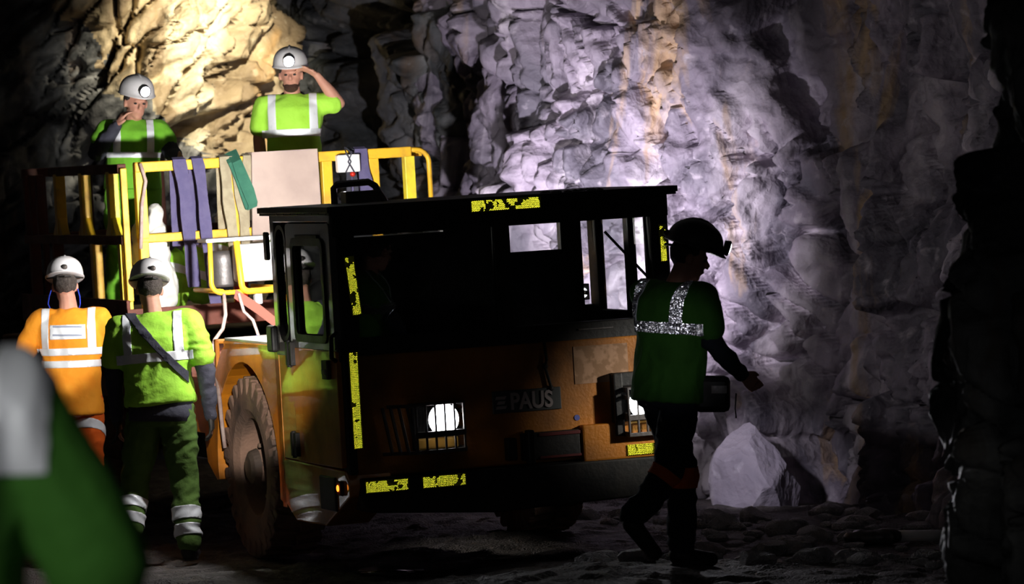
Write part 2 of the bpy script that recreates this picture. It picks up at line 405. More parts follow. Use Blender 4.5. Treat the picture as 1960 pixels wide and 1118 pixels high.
    s.ringloft([sect(pel+u*hem, .192*k, .155*k), sect(pel+u*(hem+.10), .185*k, .145*k), sect(pel+u*L*.45, .175*k, .135*k), sect(pel+u*L*.68, .195*k, .145*k), sect(pel+u*L*.84, .20*k, .13*k), sect(pel+u*L*.93, .15*k, .10*k), sect(pel+u*L*1.0, .080, .07), sect(pel+u*(L*1.0+.012), .066, .06)])
    fr = P.get('sleeve', .62)
    for s_, e, sd in ((shL, eL, l), (shR, eR, -l)):
        s.limb([nk-u*.05+sd*.06, s_-u*.008-sd*.01, s_.lerp(e, fr*.6), s_.lerp(e, fr)], [.062, .076*k, .073*k, .072*k])
    sm = fused(s, .011, 5, P.get('fold', .007), 8, P.get('seed', 1.), P.get('fs', (1, 1, .55)))
    sh = link('shirt', sm, P['shm'], root)
    for (nm, z0, z1, x0, x1, side, mm) in P.get('stripes', []):
        pl = [(pel+u*z0*L, u), (pel+u*z1*L, -u), (pel+l*x0, l), (pel+l*x1, -l)]
        if side: pl.append((pel+u*L*.5, f*side))
        o = link(nm, cut_strip(sm, pl), mm, sh); o.modifiers.new('solid', 'SOLIDIFY').thickness = .002
    for (nm, co, no, wd, side, mm) in P.get('slant', []):     # slanting strip across the back
        n_ = (l*no[0]+u*no[1]).normalized(); c_ = pel+l*co[0]+u*co[1]*L
        pl = [(c_-n_*wd/2, n_), (c_+n_*wd/2, -n_), (pel+l*-.19, l), (pel+l*.19, -l)]
        if side: pl.append((pel+u*L*.5, f*side))
        o = link(nm, cut_strip(sm, pl, .010), mm, sh); o.modifiers.new('solid', 'SOLIDIFY').thickness = .003
    if P.get('long'):
        for s_, e, w in ((shL, eL, wL), (shR, eR, wR)):
            q = MB(); q.limb([s_.lerp(e, .4), e, e.lerp(w, .5), w], [.060, .056, .050, .038])
            link('undershirt_sleeve', fused(q, .011, 3, .007, 9, 5, (1, 1, 1.4)), P.get('slm', M['dark']), root)
    if P.get('collar'):
        q = MB(); cc = nk+u*.008; rr_ = [cc+(l*math.cos(2*PI*k/20)*.074+f*(math.sin(2*PI*k/20)*.066))-u*.02*math.sin(2*PI*k/20) for k in range(21)]
        q.tube(rr_, .011, 8); q.build('collar', M['dark'], sh, smooth=True)
    if P.get('glove'):
        for (w_, e_, hh_) in ((wL, eL, hdL), (wR, eR, hdR)):
            q = MB(); dd_ = V(hh_.get('d', w_-e_)).normalized(); hand(q, w_-dd_*.012, dd_, hh_.get('n', l), hh_.get('t', f), hh_.get('c', .5), 1.13)
            q.limb([w_-dd_*.05, w_+dd_*.01], [.036, .034]); link('glove', fused(q, .006, 2), M['boot'], root)
    if P.get('belt'):
        q = MB(); q.ringloft([sect(pel-V((0,0,.07)), .172*k, .134*k, lp, fp), sect(pel-V((0,0,.02)), .176*k, .138*k, lp, fp), sect(pel+V((0,0,.05)), .172*k, .13*k, lp, fp)])
        q.build('undershirt_hem', M['dark'], root, smooth=True)
    return root, body, sh, (l, f, u, pel, L)

# ------------------------------------------------------------------ terrain
CTRL = [(-2.2,26,-.12),(-2.9,27.2,-.12),(-1.7,25.9,-.06),(.25,26.5,.07),(.9,21.9,.19),(2.2,29,.05),(-.9,24,-.02),(.6,24.5,.06),(-1,7,.2),
        (3,20,.25),(-6,30,-.15),(-3.1,30.1,-.06),(-1.2,30.8,.06),(1.5,28.5,.06),(5,12,.3),(-5,15,.0),(-.3,6,.2),(0,36,0),(.25,30.5,.05)]
def gz(x, y):
    x = np.asarray(x, float); y = np.asarray(y, float); n = 0; d = 0
    for a, b, c in CTRL:
        w = 1/((x-a)**2+(y-b)**2*.6+.15)**2; n = n+w*c; d = d+w
    return n/d

def hsh(ix, iy, k):
    a = np.sin(ix*127.1+iy*311.7+k*74.7)*43758.5453
    return a-np.floor(a)
def facets(u, v, cell, seed, st=1.):
    """chiselled cells: each cell is a tilted plane, with cracks between"""
    x = u/cell; y = v/cell/st; ix = np.floor(x); iy = np.floor(y)
    f1 = np.full(x.shape, 9.); f2 = np.full(x.shape, 9.); h = np.zeros(x.shape)
    for dx in (-1, 0, 1):
        for dy in (-1, 0, 1):
            cx, cy = ix+dx, iy+dy
            px = cx+hsh(cx, cy, seed); py = cy+hsh(cx, cy, seed+1)
            d = np.hypot(px-x, py-y)
            hh = (hsh(cx, cy, seed+2)-.5)+(hsh(cx, cy, seed+3)-.5)*(x-px)*1.6+(hsh(cx, cy, seed+4)-.5)*(y-py)*1.6
            n1 = d < f1
            f2 = np.where(n1, f1, np.minimum(f2, d)); h = np.where(n1, hh, h); f1 = np.where(n1, d, f1)
    return h, f2-f1
def vnoise(x, y, seed):
    ix = np.floor(x); iy = np.floor(y); fx = x-ix; fy = y-iy; fx = fx*fx*(3-2*fx); fy = fy*fy*(3-2*fy)
    a = hsh(ix, iy, seed); b = hsh(ix+1, iy, seed); c = hsh(ix, iy+1, seed); d = hsh(ix+1, iy+1, seed)
    return (a*(1-fx)+b*fx)*(1-fy)+(c*(1-fx)+d*fx)*fy-.5
def fbm(x, y, seed, o=4):
    t = 0; a = 1.
    for i in range(o): t = t+a*vnoise(x*2**i, y*2**i, seed+i*7); a *= .5
    return t
def rockh(s, z, seed, amp=1., shear=.35):
    u = s+shear*z+.35*fbm(s*1.1, z*1.1, seed+50); v = z-.15*s+.35*fbm(s*1.1+9, z*1.1, seed+60)
    h = .5*fbm(s*.45, z*.45, seed, 3)
    a, c = facets(u, v, .95, seed+1, 1.7); h = h+.50*a-.30*np.exp(-(c/.055)**2)*np.clip(fbm(s*1.3, z*1.3, seed+80, 2)*5+.9, 0, 1)
    a, c = facets(u+.05*fbm(s*6, z*6, 5), v, .36, seed+9, 1.6); h = h+.20*a-.10*np.exp(-(c/.07)**2)*np.clip(fbm(s*2, z*2, seed+81, 2)*5+.7, 0, 1)
    a, c = facets(u, v, .13, seed+17, 1.5); h = h+.05*a-.015*np.exp(-(c/.1)**2)
    h = h+.035*fbm(s*7, z*7, seed+30, 3)
    return h*amp

def fissures(s, z, seed, shear):
    w = .22*fbm(s*1.6, z*1.6, seed+140, 4)
    u = s+shear*.6*z+w; v = z+.3*fbm(s*2, z*2, seed+150, 3)
    h = 0
    for cell, st, dep, wid, thr in ((.34, 2.6, .34, .065, -.03), (.17, 2.0, .14, .08, .0), (.62, 1.5, .32, .035, .0)):
        a, c = facets(u, v, cell, seed+160+cell*100, st)
        m = np.clip((fbm(s*.9, z*.9, seed+170+cell*50, 3)-thr)*6+.35, 0, 1)
        h = h-dep*np.exp(-(c/wid)**2)*m
    a, c = facets(s+w, v, .075, seed+190, 1.4)
    return h+.022*a+.02*fbm(s*14, z*14, seed+200, 2)

def grid_mesh(name, X, Y, Z, m, smooth=True):
    h, w = X.shape; me = bpy.data.meshes.new(name)
    co = np.stack([X, Y, Z], -1).reshape(-1, 3); idx = np.arange(h*w).reshape(h, w)
    q = np.stack([idx[:-1,:-1], idx[:-1,1:], idx[1:,1:], idx[1:,:-1]], -1).reshape(-1, 4)
    me.vertices.add(len(co)); me.vertices.foreach_set('co', co.ravel())
    me.loops.add(q.size); me.loops.foreach_set('vertex_index', q.ravel().astype(np.int32))
    me.polygons.add(len(q)); me.polygons.foreach_set('loop_start', np.arange(0, q.size, 4, dtype=np.int32)); me.polygons.foreach_set('loop_total', np.full(len(q), 4, dtype=np.int32))
    me.update(calc_edges=True); me.validate()
    return link(name, me, m, smooth=smooth)

def wall(name, plan, z0, z1, ds, seed, m, amp=1., lean=0., over=0., xs=0., smooth=False, shear=.35):
    plan = np.array(plan, float); seg = np.hypot(*np.diff(plan, axis=0).T); cs = np.r_[0, np.cumsum(seg)]
    S = np.arange(0, cs[-1], ds); X = np.interp(S, cs, plan[:,0]); Y = np.interp(S, cs, plan[:,1])
    k = np.ones(31)/31; pad = lambda a: np.convolve(np.pad(a, 15, 'reflect', reflect_type='odd'), k, 'valid')
    X, Y = pad(X), pad(Y); tx, ty = np.gradient(X), np.gradient(Y); l = np.hypot(tx, ty)
    nx, ny = ty/l, -tx/l      # to the camera side for a plan drawn left to right
    Z = np.arange(z0, z1, ds); SS, ZZ = np.meshgrid(S, Z)
    H = rockh(SS, ZZ, seed, amp, shear)
    B = lambda a: (np.roll(a, 1, 0)+np.roll(a, -1, 0)+np.roll(a, 1, 1)+np.roll(a, -1, 1)+2*a)/6
    h0 = H.copy(); H = B(B(H)); H[:3] = h0[:3]; H[-3:] = h0[-3:]; H[:, :3] = h0[:, :3]; H[:, -3:] = h0[:, -3:]
    H = H+fissures(SS, ZZ, seed, shear)*amp+over*np.clip(ZZ-2.2, 0, 9)**2+lean*(2.5-ZZ)
    XX = X[None]+nx[None]*H+xs*(3.5-ZZ); YY = Y[None]+ny[None]*H
    return struct(grid_mesh(name, XX, YY, ZZ, m, smooth))

wall('wall_right', [(-.9,35.6),(-.45,34.6),(-.22,33),(-.12,31.6),(.2,31),(.8,30.7),(1.5,30.2),(2.3,29.6),(3.0,28.3),(3.6,26.5),(4.3,24),(5.6,21.5),(8,19.5),(10,15),(10,9)],
     -.5, 5.6, .024, 3, M['rock_right'], .85, .10, .05, -.045)
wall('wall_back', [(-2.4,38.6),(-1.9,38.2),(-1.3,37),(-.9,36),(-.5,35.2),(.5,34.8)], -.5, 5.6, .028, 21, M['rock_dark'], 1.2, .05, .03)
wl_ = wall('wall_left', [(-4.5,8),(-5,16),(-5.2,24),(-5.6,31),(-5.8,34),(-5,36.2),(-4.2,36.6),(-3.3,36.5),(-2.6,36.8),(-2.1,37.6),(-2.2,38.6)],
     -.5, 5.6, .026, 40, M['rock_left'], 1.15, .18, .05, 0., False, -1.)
# cream rock recoloured dark along a slant, shade put into the colour
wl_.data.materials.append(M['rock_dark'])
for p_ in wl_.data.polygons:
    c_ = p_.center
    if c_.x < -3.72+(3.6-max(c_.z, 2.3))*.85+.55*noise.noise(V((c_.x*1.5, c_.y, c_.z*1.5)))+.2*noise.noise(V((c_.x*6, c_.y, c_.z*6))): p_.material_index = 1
# floor
xs = np.arange(-7, 11, .045); ys = np.r_[np.arange(-2, 20, .3), np.arange(20, 31, .035), np.arange(31, 40, .12)]
XX, YY = np.meshgrid(xs, ys)
a, c = facets(XX, YY, .16, 91); a2, c2 = facets(XX, YY, .5, 95)
near = np.exp(-((XX+1.2)**2/1.2+(YY-26)**2/6))
ZZ = gz(XX, YY)+(.028*np.maximum(a, -.1)*(c > .08)+.03*fbm(XX*1.3, YY*1.3, 77)+.02*a2)-.012
struct(grid_mesh('floor', XX, YY, ZZ, M['ground'], False))
# roof of the tunnel
xs = np.arange(-7, 11, .12); ys = np.arange(-2, 40, .12); XX, YY = np.meshgrid(xs, ys)
struct(grid_mesh('ceiling', XX, YY, 5.3+rockh(XX, YY, 60, .7), M['rock_dark']))
# near rock shoulder on the right
def outcrop(name, cx, cy, w, d, h, seed, m, res=70, amp=.22, point=1., squash=1.):
    th = np.linspace(0, 2*PI, res*2+1); t = np.linspace(0, 1, res)
    T, Q = np.meshgrid(th, t)
    rad = (1-Q**2.2)**.5*.9+.1*(1-Q)
    f, c_ = facets(T*2.2, Q*h*1.6, .55, seed); f2, c2 = facets(T*2.2, Q*h*1.6, .2, seed+4)
    f = f*np.sin(np.clip(T, 0, PI*2)/2)**.2
    r = rad*(1+amp*f*2+amp*.5*f2*2)
    X = cx+np.cos(T)*w*r*squash; Y = cy+np.sin(T)*d*r; Z = Q*h+amp*.3*f*h
    X[:, -1] = X[:, 0]; Y[:, -1] = Y[:, 0]; Z[:, -1] = Z[:, 0]
    return grid_mesh(name, X, Y, Z, m, False)
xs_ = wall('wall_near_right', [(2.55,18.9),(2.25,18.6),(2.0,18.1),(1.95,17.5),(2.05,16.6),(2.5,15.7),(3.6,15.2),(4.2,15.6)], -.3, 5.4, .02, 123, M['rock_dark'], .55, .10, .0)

def boulder(name, loc, sx, sy, sz, seed, m, label, cat='rock', group=None, cuts=9, sub=3, z=None):
    bm = bmesh.new(); bmesh.ops.create_icosphere(bm, subdivisions=sub, radius=1)
    r = random.Random(seed)
    for _ in range(cuts):
        n = V((r.uniform(-1,1), r.uniform(-1,1), r.uniform(-.5,1))).normalized(); d = r.uniform(.5, .8)
        for v in bm.verts:
            e = v.co.dot(n)-d
            if e > 0: v.co -= n*e
    for v in bm.verts:
        v.co += V((1,1,1))*noise.noise(v.co*2.3+V((seed, 0, 0)))*.05
        v.co = V((v.co.x*sx, v.co.y*sy, v.co.z*sz))
    me = bpy.data.meshes.new(name); bm.to_mesh(me); bm.free()
    o = link(name, me, m); o.location = loc
    return tag(o, label, cat, group)

# ------------------------------------------------------------------ the truck (local: x right, y to the rear, z up)
TH = math.radians(20); RO = math.radians(-3.5)
truck = empty('mining_truck', (-.014, 24.33, 0), 'low orange mining truck with black cab and yellow railed work platform behind', 'truck')
truck.rotation_euler = (0, RO, TH); truck.rotation_mode = 'XYZ'
TM = Matrix.Translation((-.014, 24.33, 0)) @ Matrix.Rotation(TH, 4, 'Z') @ Matrix.Rotation(RO, 4, 'Y')
def TW(p): return TM @ V(p)
def part(mb, name, m, bevel=.006, smooth=False, parent=None, sub=0): return mb.build(name, m, parent or truck, bevel, smooth, sub)

# cab shell: floor, pillars, beams, rear wall with openings
c = MB()
c.box(-.95, 1.10, .02, 1.2, .55, .62)                                  # cab floor
for x0, x1 in ((-.965, -.83), (1.00, 1.115)): c.box(x0, x1, .0, .12, 1.30, 2.12)   # front pillars
c.box(.02, .12, .0, .05, 1.30, 2.12)                                   # windscreen centre post
c.box(-.965, 1.115, -.012, .09, 1.99, 2.13); c.box(-.965, 1.115, -.02, .10, 1.27, 1.40)
c.box(-.96, 1.11, 1.14, 1.2, .6, 1.45)                                 # rear wall low
c.box(-.96, 1.11, 1.14, 1.2, 2.0, 2.13)
for x0, x1 in ((-.96,-.60),(.10,.52),(.86,1.0),(1.075,1.11)): c.box(x0, x1, 1.14, 1.2, 1.4, 2.05)
c.box(.40, 1.0, 1.14, 1.2, 1.4, 1.80)
c.box(-.65, .12, 1.14, 1.2, 1.4, 1.955)  # black panel added over the left rear window to keep the view dark
c.box(1.06, 1.115, .0, 1.2, .6, 1.42); c.box(1.06, 1.115, .0, 1.2, 1.99, 2.13)     # right side
for y0, y1 in ((.52,.60),(1.05,1.2)): c.box(1.06, 1.115, y0, y1, 1.4, 2.0)
part(c, 'cab_frame', M['black'])
c = MB(); 
c.box(-.975, -.925, 1.12, 1.2, 1.28, 2.13); c.box(-.975, -.925, .0, 1.2, 2.075, 2.13); c.box(-.975,-.925, .80,.835,1.33,2.08)
c.box(-.975, -.925, .80, 1.2, 1.28, 1.36); c.box(-.975, -.925, .0, .045, 1.3, 2.1)
part(c, 'cab_side_frame', M['grey_cab'])
c = MB(); c.box(-1.0, 1.17, -.05, 1.36, 2.13, 2.165); c.box(-.99, 1.16, -.045, 1.35, 2.115, 2.135)
for i in range(9): c.box(-.995+.0, -.985, .0+i*.14, .02+i*.14, 2.12, 2.14)
r_ = random.Random(4)
for i in range(14): c.ell((r_.uniform(.35, .75), r_.uniform(0, .2), 2.165), .03, .03, .014, sub=1)
part(c, 'cab_roof', M['black'], .004)
c = MB(); c.box(-.96, -.955, .1, .98, 2.09, 2.115); 
# quarter window with rounded ends on the side
def rrect(u0, u1, v0, v1, r, n=6):
    P = []
    for cx, cy, a0 in ((u1-r, v1-r, 0), (u0+r, v1-r, 90), (u0+r, v0+r, 180), (u1-r, v0+r, 270)):
        for k in range(n+1):
            a = math.radians(a0+90*k/n); P.append((cx+r*math.cos(a), cy+r*math.sin(a)))
    return P
def frame(mb, outer, inner, axis, a, b):
    def P(u, v, w): return {'x': V((w,u,v)), 'y': V((u,w,v)), 'z': V((u,v,w))}[axis]
    n = len(outer); A=[[mb.bm.verts.new(P(u,v,w)) for u,v in ring] for ring, w in ((outer,a),(inner,a),(inner,b),(outer,b))]
    for i in range(n):
        j=(i+1)%n
        for k in range(4): mb.bm.faces.new((A[k][i], A[k][j], A[(k+1)%4][j], A[(k+1)%4][i]))
    return mb
c.bm.free()
c = MB(); frame(c, rrect(.875, 1.10, 1.37, 2.06, .10), rrect(.90, 1.075, 1.40, 2.035, .08), 'x', -.982, -.93)
part(c, 'quarter_window_seal', M['black'], 0)
c = MB(); c.prism(rrect(.895, 1.08, 1.395, 2.04, .08), 'x', -.958, -.950); part(c, 'quarter_window', M['glass'], 0)
# lower side panel behind the door
c = MB(); c.box(-.972, -.93, .87, 1.165, .66, 1.345); part(c, 'side_panel', M['orange'])
# door
d = MB()
d.prism(rrect(-.005, .855, .66, 1.335, .02), 'x', -.985, -.945)
door = part(d, 'door', M['orange'], .004)
d = MB(); frame(d, rrect(-.005, .855, 1.337, 2.07, .03), rrect(.11, .73, 1.385, 1.98, .05), 'x', -.985, -.945); lab(part(d, 'window_frame', M['grey_cab'], .002, parent=door), 'grey upper door frame')
d = MB(); d.prism(rrect(.11, .73, 1.38, 1.98, .05), 'x', -.970, -.962); part(d, 'door_window', M['glass'], 0, parent=door)
d = MB(); frame(d, rrect(.105, .735, 1.375, 1.985, .055), rrect(.15, .69, 1.42, 1.94, .04), 'x', -.998, -.985); part(d, 'window_seal', M['black'], .002, parent=door)
d = MB(); d.box(-1.0, -.992, .2, .62, 1.985, 2.005); part(d, 'rain_lip', M['black'], .002, parent=door)
d = MB(); d.box(-1.012, -.985, .10, .20, 1.17, 1.28); d.box(-1.02, -1.0, .12, .18, 1.2, 1.23); part(d, 'door_handle', M['black'], .004, parent=door)
for z in (1.30, .76):
    d = MB(); d.box(-1.012, -.975, .79, .90, z-.07, z+.07); d.tube([(-1.005,.85,z-.08),(-1.005,.85,z+.08)], .014); part(d, 'hinge', M['black'], .003, parent=door)
# grab tube and mirror lump by the corner
c = MB(); c.tube([(-.99,-.02,1.28),(-1.02,-.04,1.3),(-1.02,-.05,1.42),(-.98,-.03,1.44)], .014); part(c, 'grab_handle', M['black'], 0, True)
c = MB(); c.box(-1.03, -.985, 1.10, 1.22, 1.30, 1.46); part(c, 'door_stop', M['black'], .015)
c = MB(); c.box(-1.01, -.985, 1.17, 1.24, 1.85, 2.02); part(c, 'side_lamp', M['black'], .01)
# side step / skirt below the door
c = MB(); c.prism([(1.28,.66),(.0,.645),(-.09,.56),(-.08,.50),(.42,.30),(1.0,.29),(1.28,.42)], 'x', -.972, -.70)
sk = part(c, 'side_skirt', M['orange'], .012)
c = MB(); c.box(-.985, -.965, .16, .46, .40, .60); part(c, 'step_recess', M['black'], .01, parent=sk)
c = MB(); c.box(-.995, -.97, .02, .11, .50, .585); part(c, 'lamp_housing', M['rust'], .01, parent=sk)
c = MB(); c.ell((-1.0, .055, .545), .008, .012, .02); part(c, 'amber_marker_lamp', M['amber'], 0, True, parent=sk)
# front panel (bonnet) and lower blocks
f = MB(); f.prism([(-.92,.60),(1.07,.60),(1.10,1.30),(-.955,1.30)], 'y', -.03, .10); fp_ = part(f, 'front_panel', M['orange_front'], .012)
f = MB(); f.box(.47, 1.075, -.085, .0, .585, .80); part(f, 'front_step_block', M['orange_front'], .012)
f = MB(); f.box(-.955, -.90, -.05, .06, .62, 1.32); part(f, 'corner_post', M['black'], .01)
f = MB(); f.prism([(-.90,.60),(1.06,.585),(1.06,.50),(.92,.36),(-.1,.34),(-.86,.40),(-.92,.5)], 'y', -.10, .25); part(f, 'bumper', M['black'], .012)
f = MB(); f.box(.10, .46, -.07, -.02, .62, .78); f.box(.0, .06, -.09, -.02, .63, .76); f.box(.12,.16,-.12,-.05,.6,.8); part(f, 'tow_bracket', M['black'], .008)
f = MB(); f.box(.2, .46, -.078, -.068, .755, .775); f.box(.2, .46, -.078, -.068, .625, .64); part(f, 'tow_bracket_trim', M['red_dark'], .003)
f = MB(); f.tube([(.28,-.035,1.30),(.285,-.05,1.2),(.275,-.045,1.15),(.30,-.05,1.05),(.305,-.045,1.02)], .009); f.ell((.275,-.045,1.16), .018,.012,.02); f.ell((.305,-.045,1.03),.016,.012,.02); part(f, 'hanging_cable', M['black'], 0, True)
f = MB(); f.box(.46, .80, -.034, -.029, 1.04, 1.26); part(f, 'faded_sticker', M['patch_old'], 0)
f = MB(); f.lathe([(0,.001),(0,.017),(-.004,.017),(-.004,.001)], 'y', (.46,-.03,.845)); part(f, 'round_sticker', mat('blue_sticker', (.1,.12,.4,1), .5), 0)
# nameplate with the raised lettering
f = MB(); f.box(-.06, .365, -.042, -.028, .905, 1.035); pl_ = part(f, 'nameplate', M['plate_grey'], .004)
cu = bpy.data.curves.new('t', 'FONT'); cu.body = 'PAUS'; cu.size = .135; cu.extrude = .004; cu.offset = .0035; cu.space_character = 1.0
to = bpy.data.objects.new('t', cu); C.objects.link(to); dg = bpy.context.evaluated_depsgraph_get(); dg.update()
tme = bpy.data.meshes.new_from_object(to.evaluated_get(dg)); bpy.data.objects.remove(to)
lo = link('lettering', tme, M['letter'], pl_); lo.location = (.045, -.046, .925); lo.rotation_euler = (PI/2, 0, 0); lo.scale = (.84, 1, 1)
f = MB()
for i, (w_, o_) in enumerate(((.06, .0), (.045, .008), (.06, .0))): f.prism([(-.045+o_,.93+i*.028),(-.045+o_+w_,.93+i*.028),(-.036+o_+w_,.948+i*.028),(-.036+o_,.948+i*.028)], 'y', -.05, -.04)
part(f, 'emblem', M['letter'], 0, parent=pl_)
# reflective tapes
def cubes(bm, c, n, t, a):
    # one prismatic retroreflector cell: three mutually square facets sunk below the surface
    b = n.cross(t); R_ = a/math.sqrt(3)
    p = [bm.verts.new(c+(t*math.cos(k*2*PI/3)+b*math.sin(k*2*PI/3))*R_) for k in range(3)]; q = bm.verts.new(c-n*a/math.sqrt(6))
    for k in range(3): bm.faces.new((p[k], p[(k+1)%3], q))
def prismatic(x0, x1, z0, z1, y, a, mask):
    bm = bmesh.new(); h = a*math.sqrt(3)/2; rr = 0; z = z0+h/3
    n = V((0,-1,0))
    while z < z1-h*.3:
        i = 0; x = x0+a/2
        while x < x1-a*.4:
            up_ = i % 2 == 0
            c = V((x, y, z if up_ else z+h/3))
            if mask(x, z): cubes(bm, c, n, V((0,0,1 if up_ else -1)), a*.995)
            x += a/2; i += 1
        z += h
    me = bpy.data.meshes.new('prismatic_face'); bm.to_mesh(me); bm.free(); return me
def tape(x0, x1, z0, z1, y=-.05, m='tape', lean=0., t=.003):
    f = MB(); f.prism([(x0,z0),(x1,z0),(x1,z1),(x0,z1)], 'y', y-t, y); o = part(f, 'reflective_tape', M[m], 0)
    if m == 'tape': mk = lambda x, z: noise.noise(V((x*14, 3.3, z*14)))+.6*noise.noise(V((x*40, 1, z*40))) > -.22
    else: mk = lambda x, z: noise.noise(V((x*22, 5, z*22))) > -.38
    link('prismatic_face', prismatic(x0+.003, x1-.003, z0+.003, z1-.003, y-t-.006, .012, mk), M['prism'], o)
    if lean: o.rotation_euler = (0, -lean, 0); o.location = (lean*z1, 0, 0)
    return o
tape(-.13, .305, 2.083, 2.150, -.051, 'tape'); tape(-.925, -.865, .77, 1.325, -.051, 'tape_clean')
tape(-.905, -.845, 1.62, 1.96, -.003, 'tape', .09)
tape(1.052, 1.10, 1.72, 1.94, -.003, 'tape'); 
tape(-.885, -.62, .515, .585, -.101, 'tape'); tape(-.54, -.27, .515, .585, -.101, 'tape'); tape(.74, 1.03, .60, .665, -.086, 'tape_clean')
# wiper and screens
f = MB(); f.tube([(.70,-.03,1.92),(1.0,-.05,1.58)], .008); f.tube([(.955,-.03,2.0),(.975,-.03,1.42)], .008); part(f, 'wiper', M['black'], 0)
for x0, x1 in ((-.84, .03), (.11, 1.01)):
    f = MB(); f.box(x0, x1, .03, .038, 1.39, 2.0); part(f, 'windscreen', M['glass'], 0)
f = MB(); f.box(1.08, 1.086, .05, 1.15, 1.40, 2.0); part(f, 'right_side_window', M['glass'], 0)
f = MB(); f.box(.50, .72, -.03, -.018, 1.352, 1.362); part(f, 'hood_trim', M['steel'], .002)
# interior
f = MB(); f.box(-.6, -.1, .75, 1.05, .62, 1.0); f.box(-.6, -.1, .95, 1.08, 1.0, 1.55); part(f, 'driver_seat', M['interior'], .03)
f = MB(); f.box(.25, .75, .75, 1.05, .62, 1.0); f.box(.25, .75, .95, 1.08, 1.0, 1.5); part(f, 'passenger_seat', M['interior'], .03)
f = MB(); f.box(-.85, 1.0, .1, .35, 1.1, 1.36); part(f, 'dashboard', M['interior'], .03)
f = MB(); f.tube([(-.35+.19*math.cos(a), .48-.05*math.sin(a), 1.42+.17*math.sin(a)) for a in np.linspace(0, 2*PI, 25)], .014); f.tube([(-.35,.48,1.42),(-.35,.3,1.2)], .02); f.tube([(-.53,.48,1.42),(-.17,.48,1.42)], .01); part(f, 'steering_wheel', M['interior'], 0, True)

# headlights: lamp and slotted guard
def guard(x0, x1, side):
    g = MB(); y0, y1 = -.16, -.145; z0, z1 = .715, 1.005
    n = 5; w = (x1-x0); b_ = .011; sl = (w-b_*(n+1))/n
    for i in range(n+1): g.box(x0+i*(sl+b_), x0+i*(sl+b_)+b_, y0, y1, z0, z1)
    for a, bb in ((z0, z0+.022), (z0+.095, z0+.128), (z1-.012, z1)): g.box(x0, x1, y0-.001, y1+.001, a, bb)
    # top, bottom and inner side plates
    g.box(x0, x1, y1-.002, -.028, z1-.012, z1-.001); g.box(x0, x1, y1-.002, -.028, z0+.001, z0+.012)
    xs_ = x1 if side < 0 else x0
    for a, bb in ((z0, z0+.03), (z0+.10, z0+.14), (z0+.22, z0+.245), (z1-.03, z1)):
        g.box(xs_-.006, xs_+.006, -.155, -.028, a, bb)
    xo = x0 if side < 0 else x1
    # slanted wing with slots
    for k in range(4):
        t0 = k/4; xa = xo+side*(.005+.16*t0)
        g.box(0, .016, -.008, .008, 0, z1-z0-.01, Matrix.Translation((xa, -.15+.12*t0, z0)) @ Matrix.Shear('XY', 4, (0, 0)) @ Matrix.Rotation(math.radians(-side*0-10*(-1 if side>0 else 1)), 4, 'Y'))
    g.prism([(xo, -.15), (xo+side*.17, -.03), (xo+side*.17, -.025), (xo, -.14)], 'z', z0, z0+.02)
    g.prism([(xo, -.15), (xo+side*.13, -.03), (xo+side*.13, -.025), (xo, -.14)], 'z', z1-.02, z1)
    return g
def headlight(x0, x1, side):
    b = MB(); b.box(x0+.01, x1-.01, -.06, -.03, .73, .99); hl = part(b, 'headlight', M['black'], .01)
    xc = (x0+x1)/2+(.03 if side < 0 else -.035)
    b = MB(); b.lathe([(-.125,.001),(-.125,.095),(-.06,.080),(-.055,.001)], 'y', (xc,0,.905), 28); lab(part(b, 'lamp_body', M['lamp_glass'], 0, True, parent=hl), 'round lamp body')
    b = MB(); b.lathe([(-.134,.001),(-.132,.05),(-.126,.092),(-.124,.001)], 'y', (xc,0,.905), 28); part(b, 'lens', M['lens'], 0, True, parent=hl)
    b = MB(); b.box(x0+.02, x1-.02, -.085, -.06, .735, .80); part(b, 'indicator_lens', mat('amber_plastic', (.85,.5,.1,1), .3), .01, parent=hl)
    part(guard(x0, x1, side), 'lamp_guard', M['steel'], .002, parent=hl)
headlight(-.575, -.275, -1)
headlight(.735, 1.03, 1)
f = MB(); f.box(.675, .735, -.10, -.028, .72, 1.09); f.box(.675, 1.0, -.08, -.028, 1.005, 1.09); part(f, 'lamp_surround', M['black'], .01)

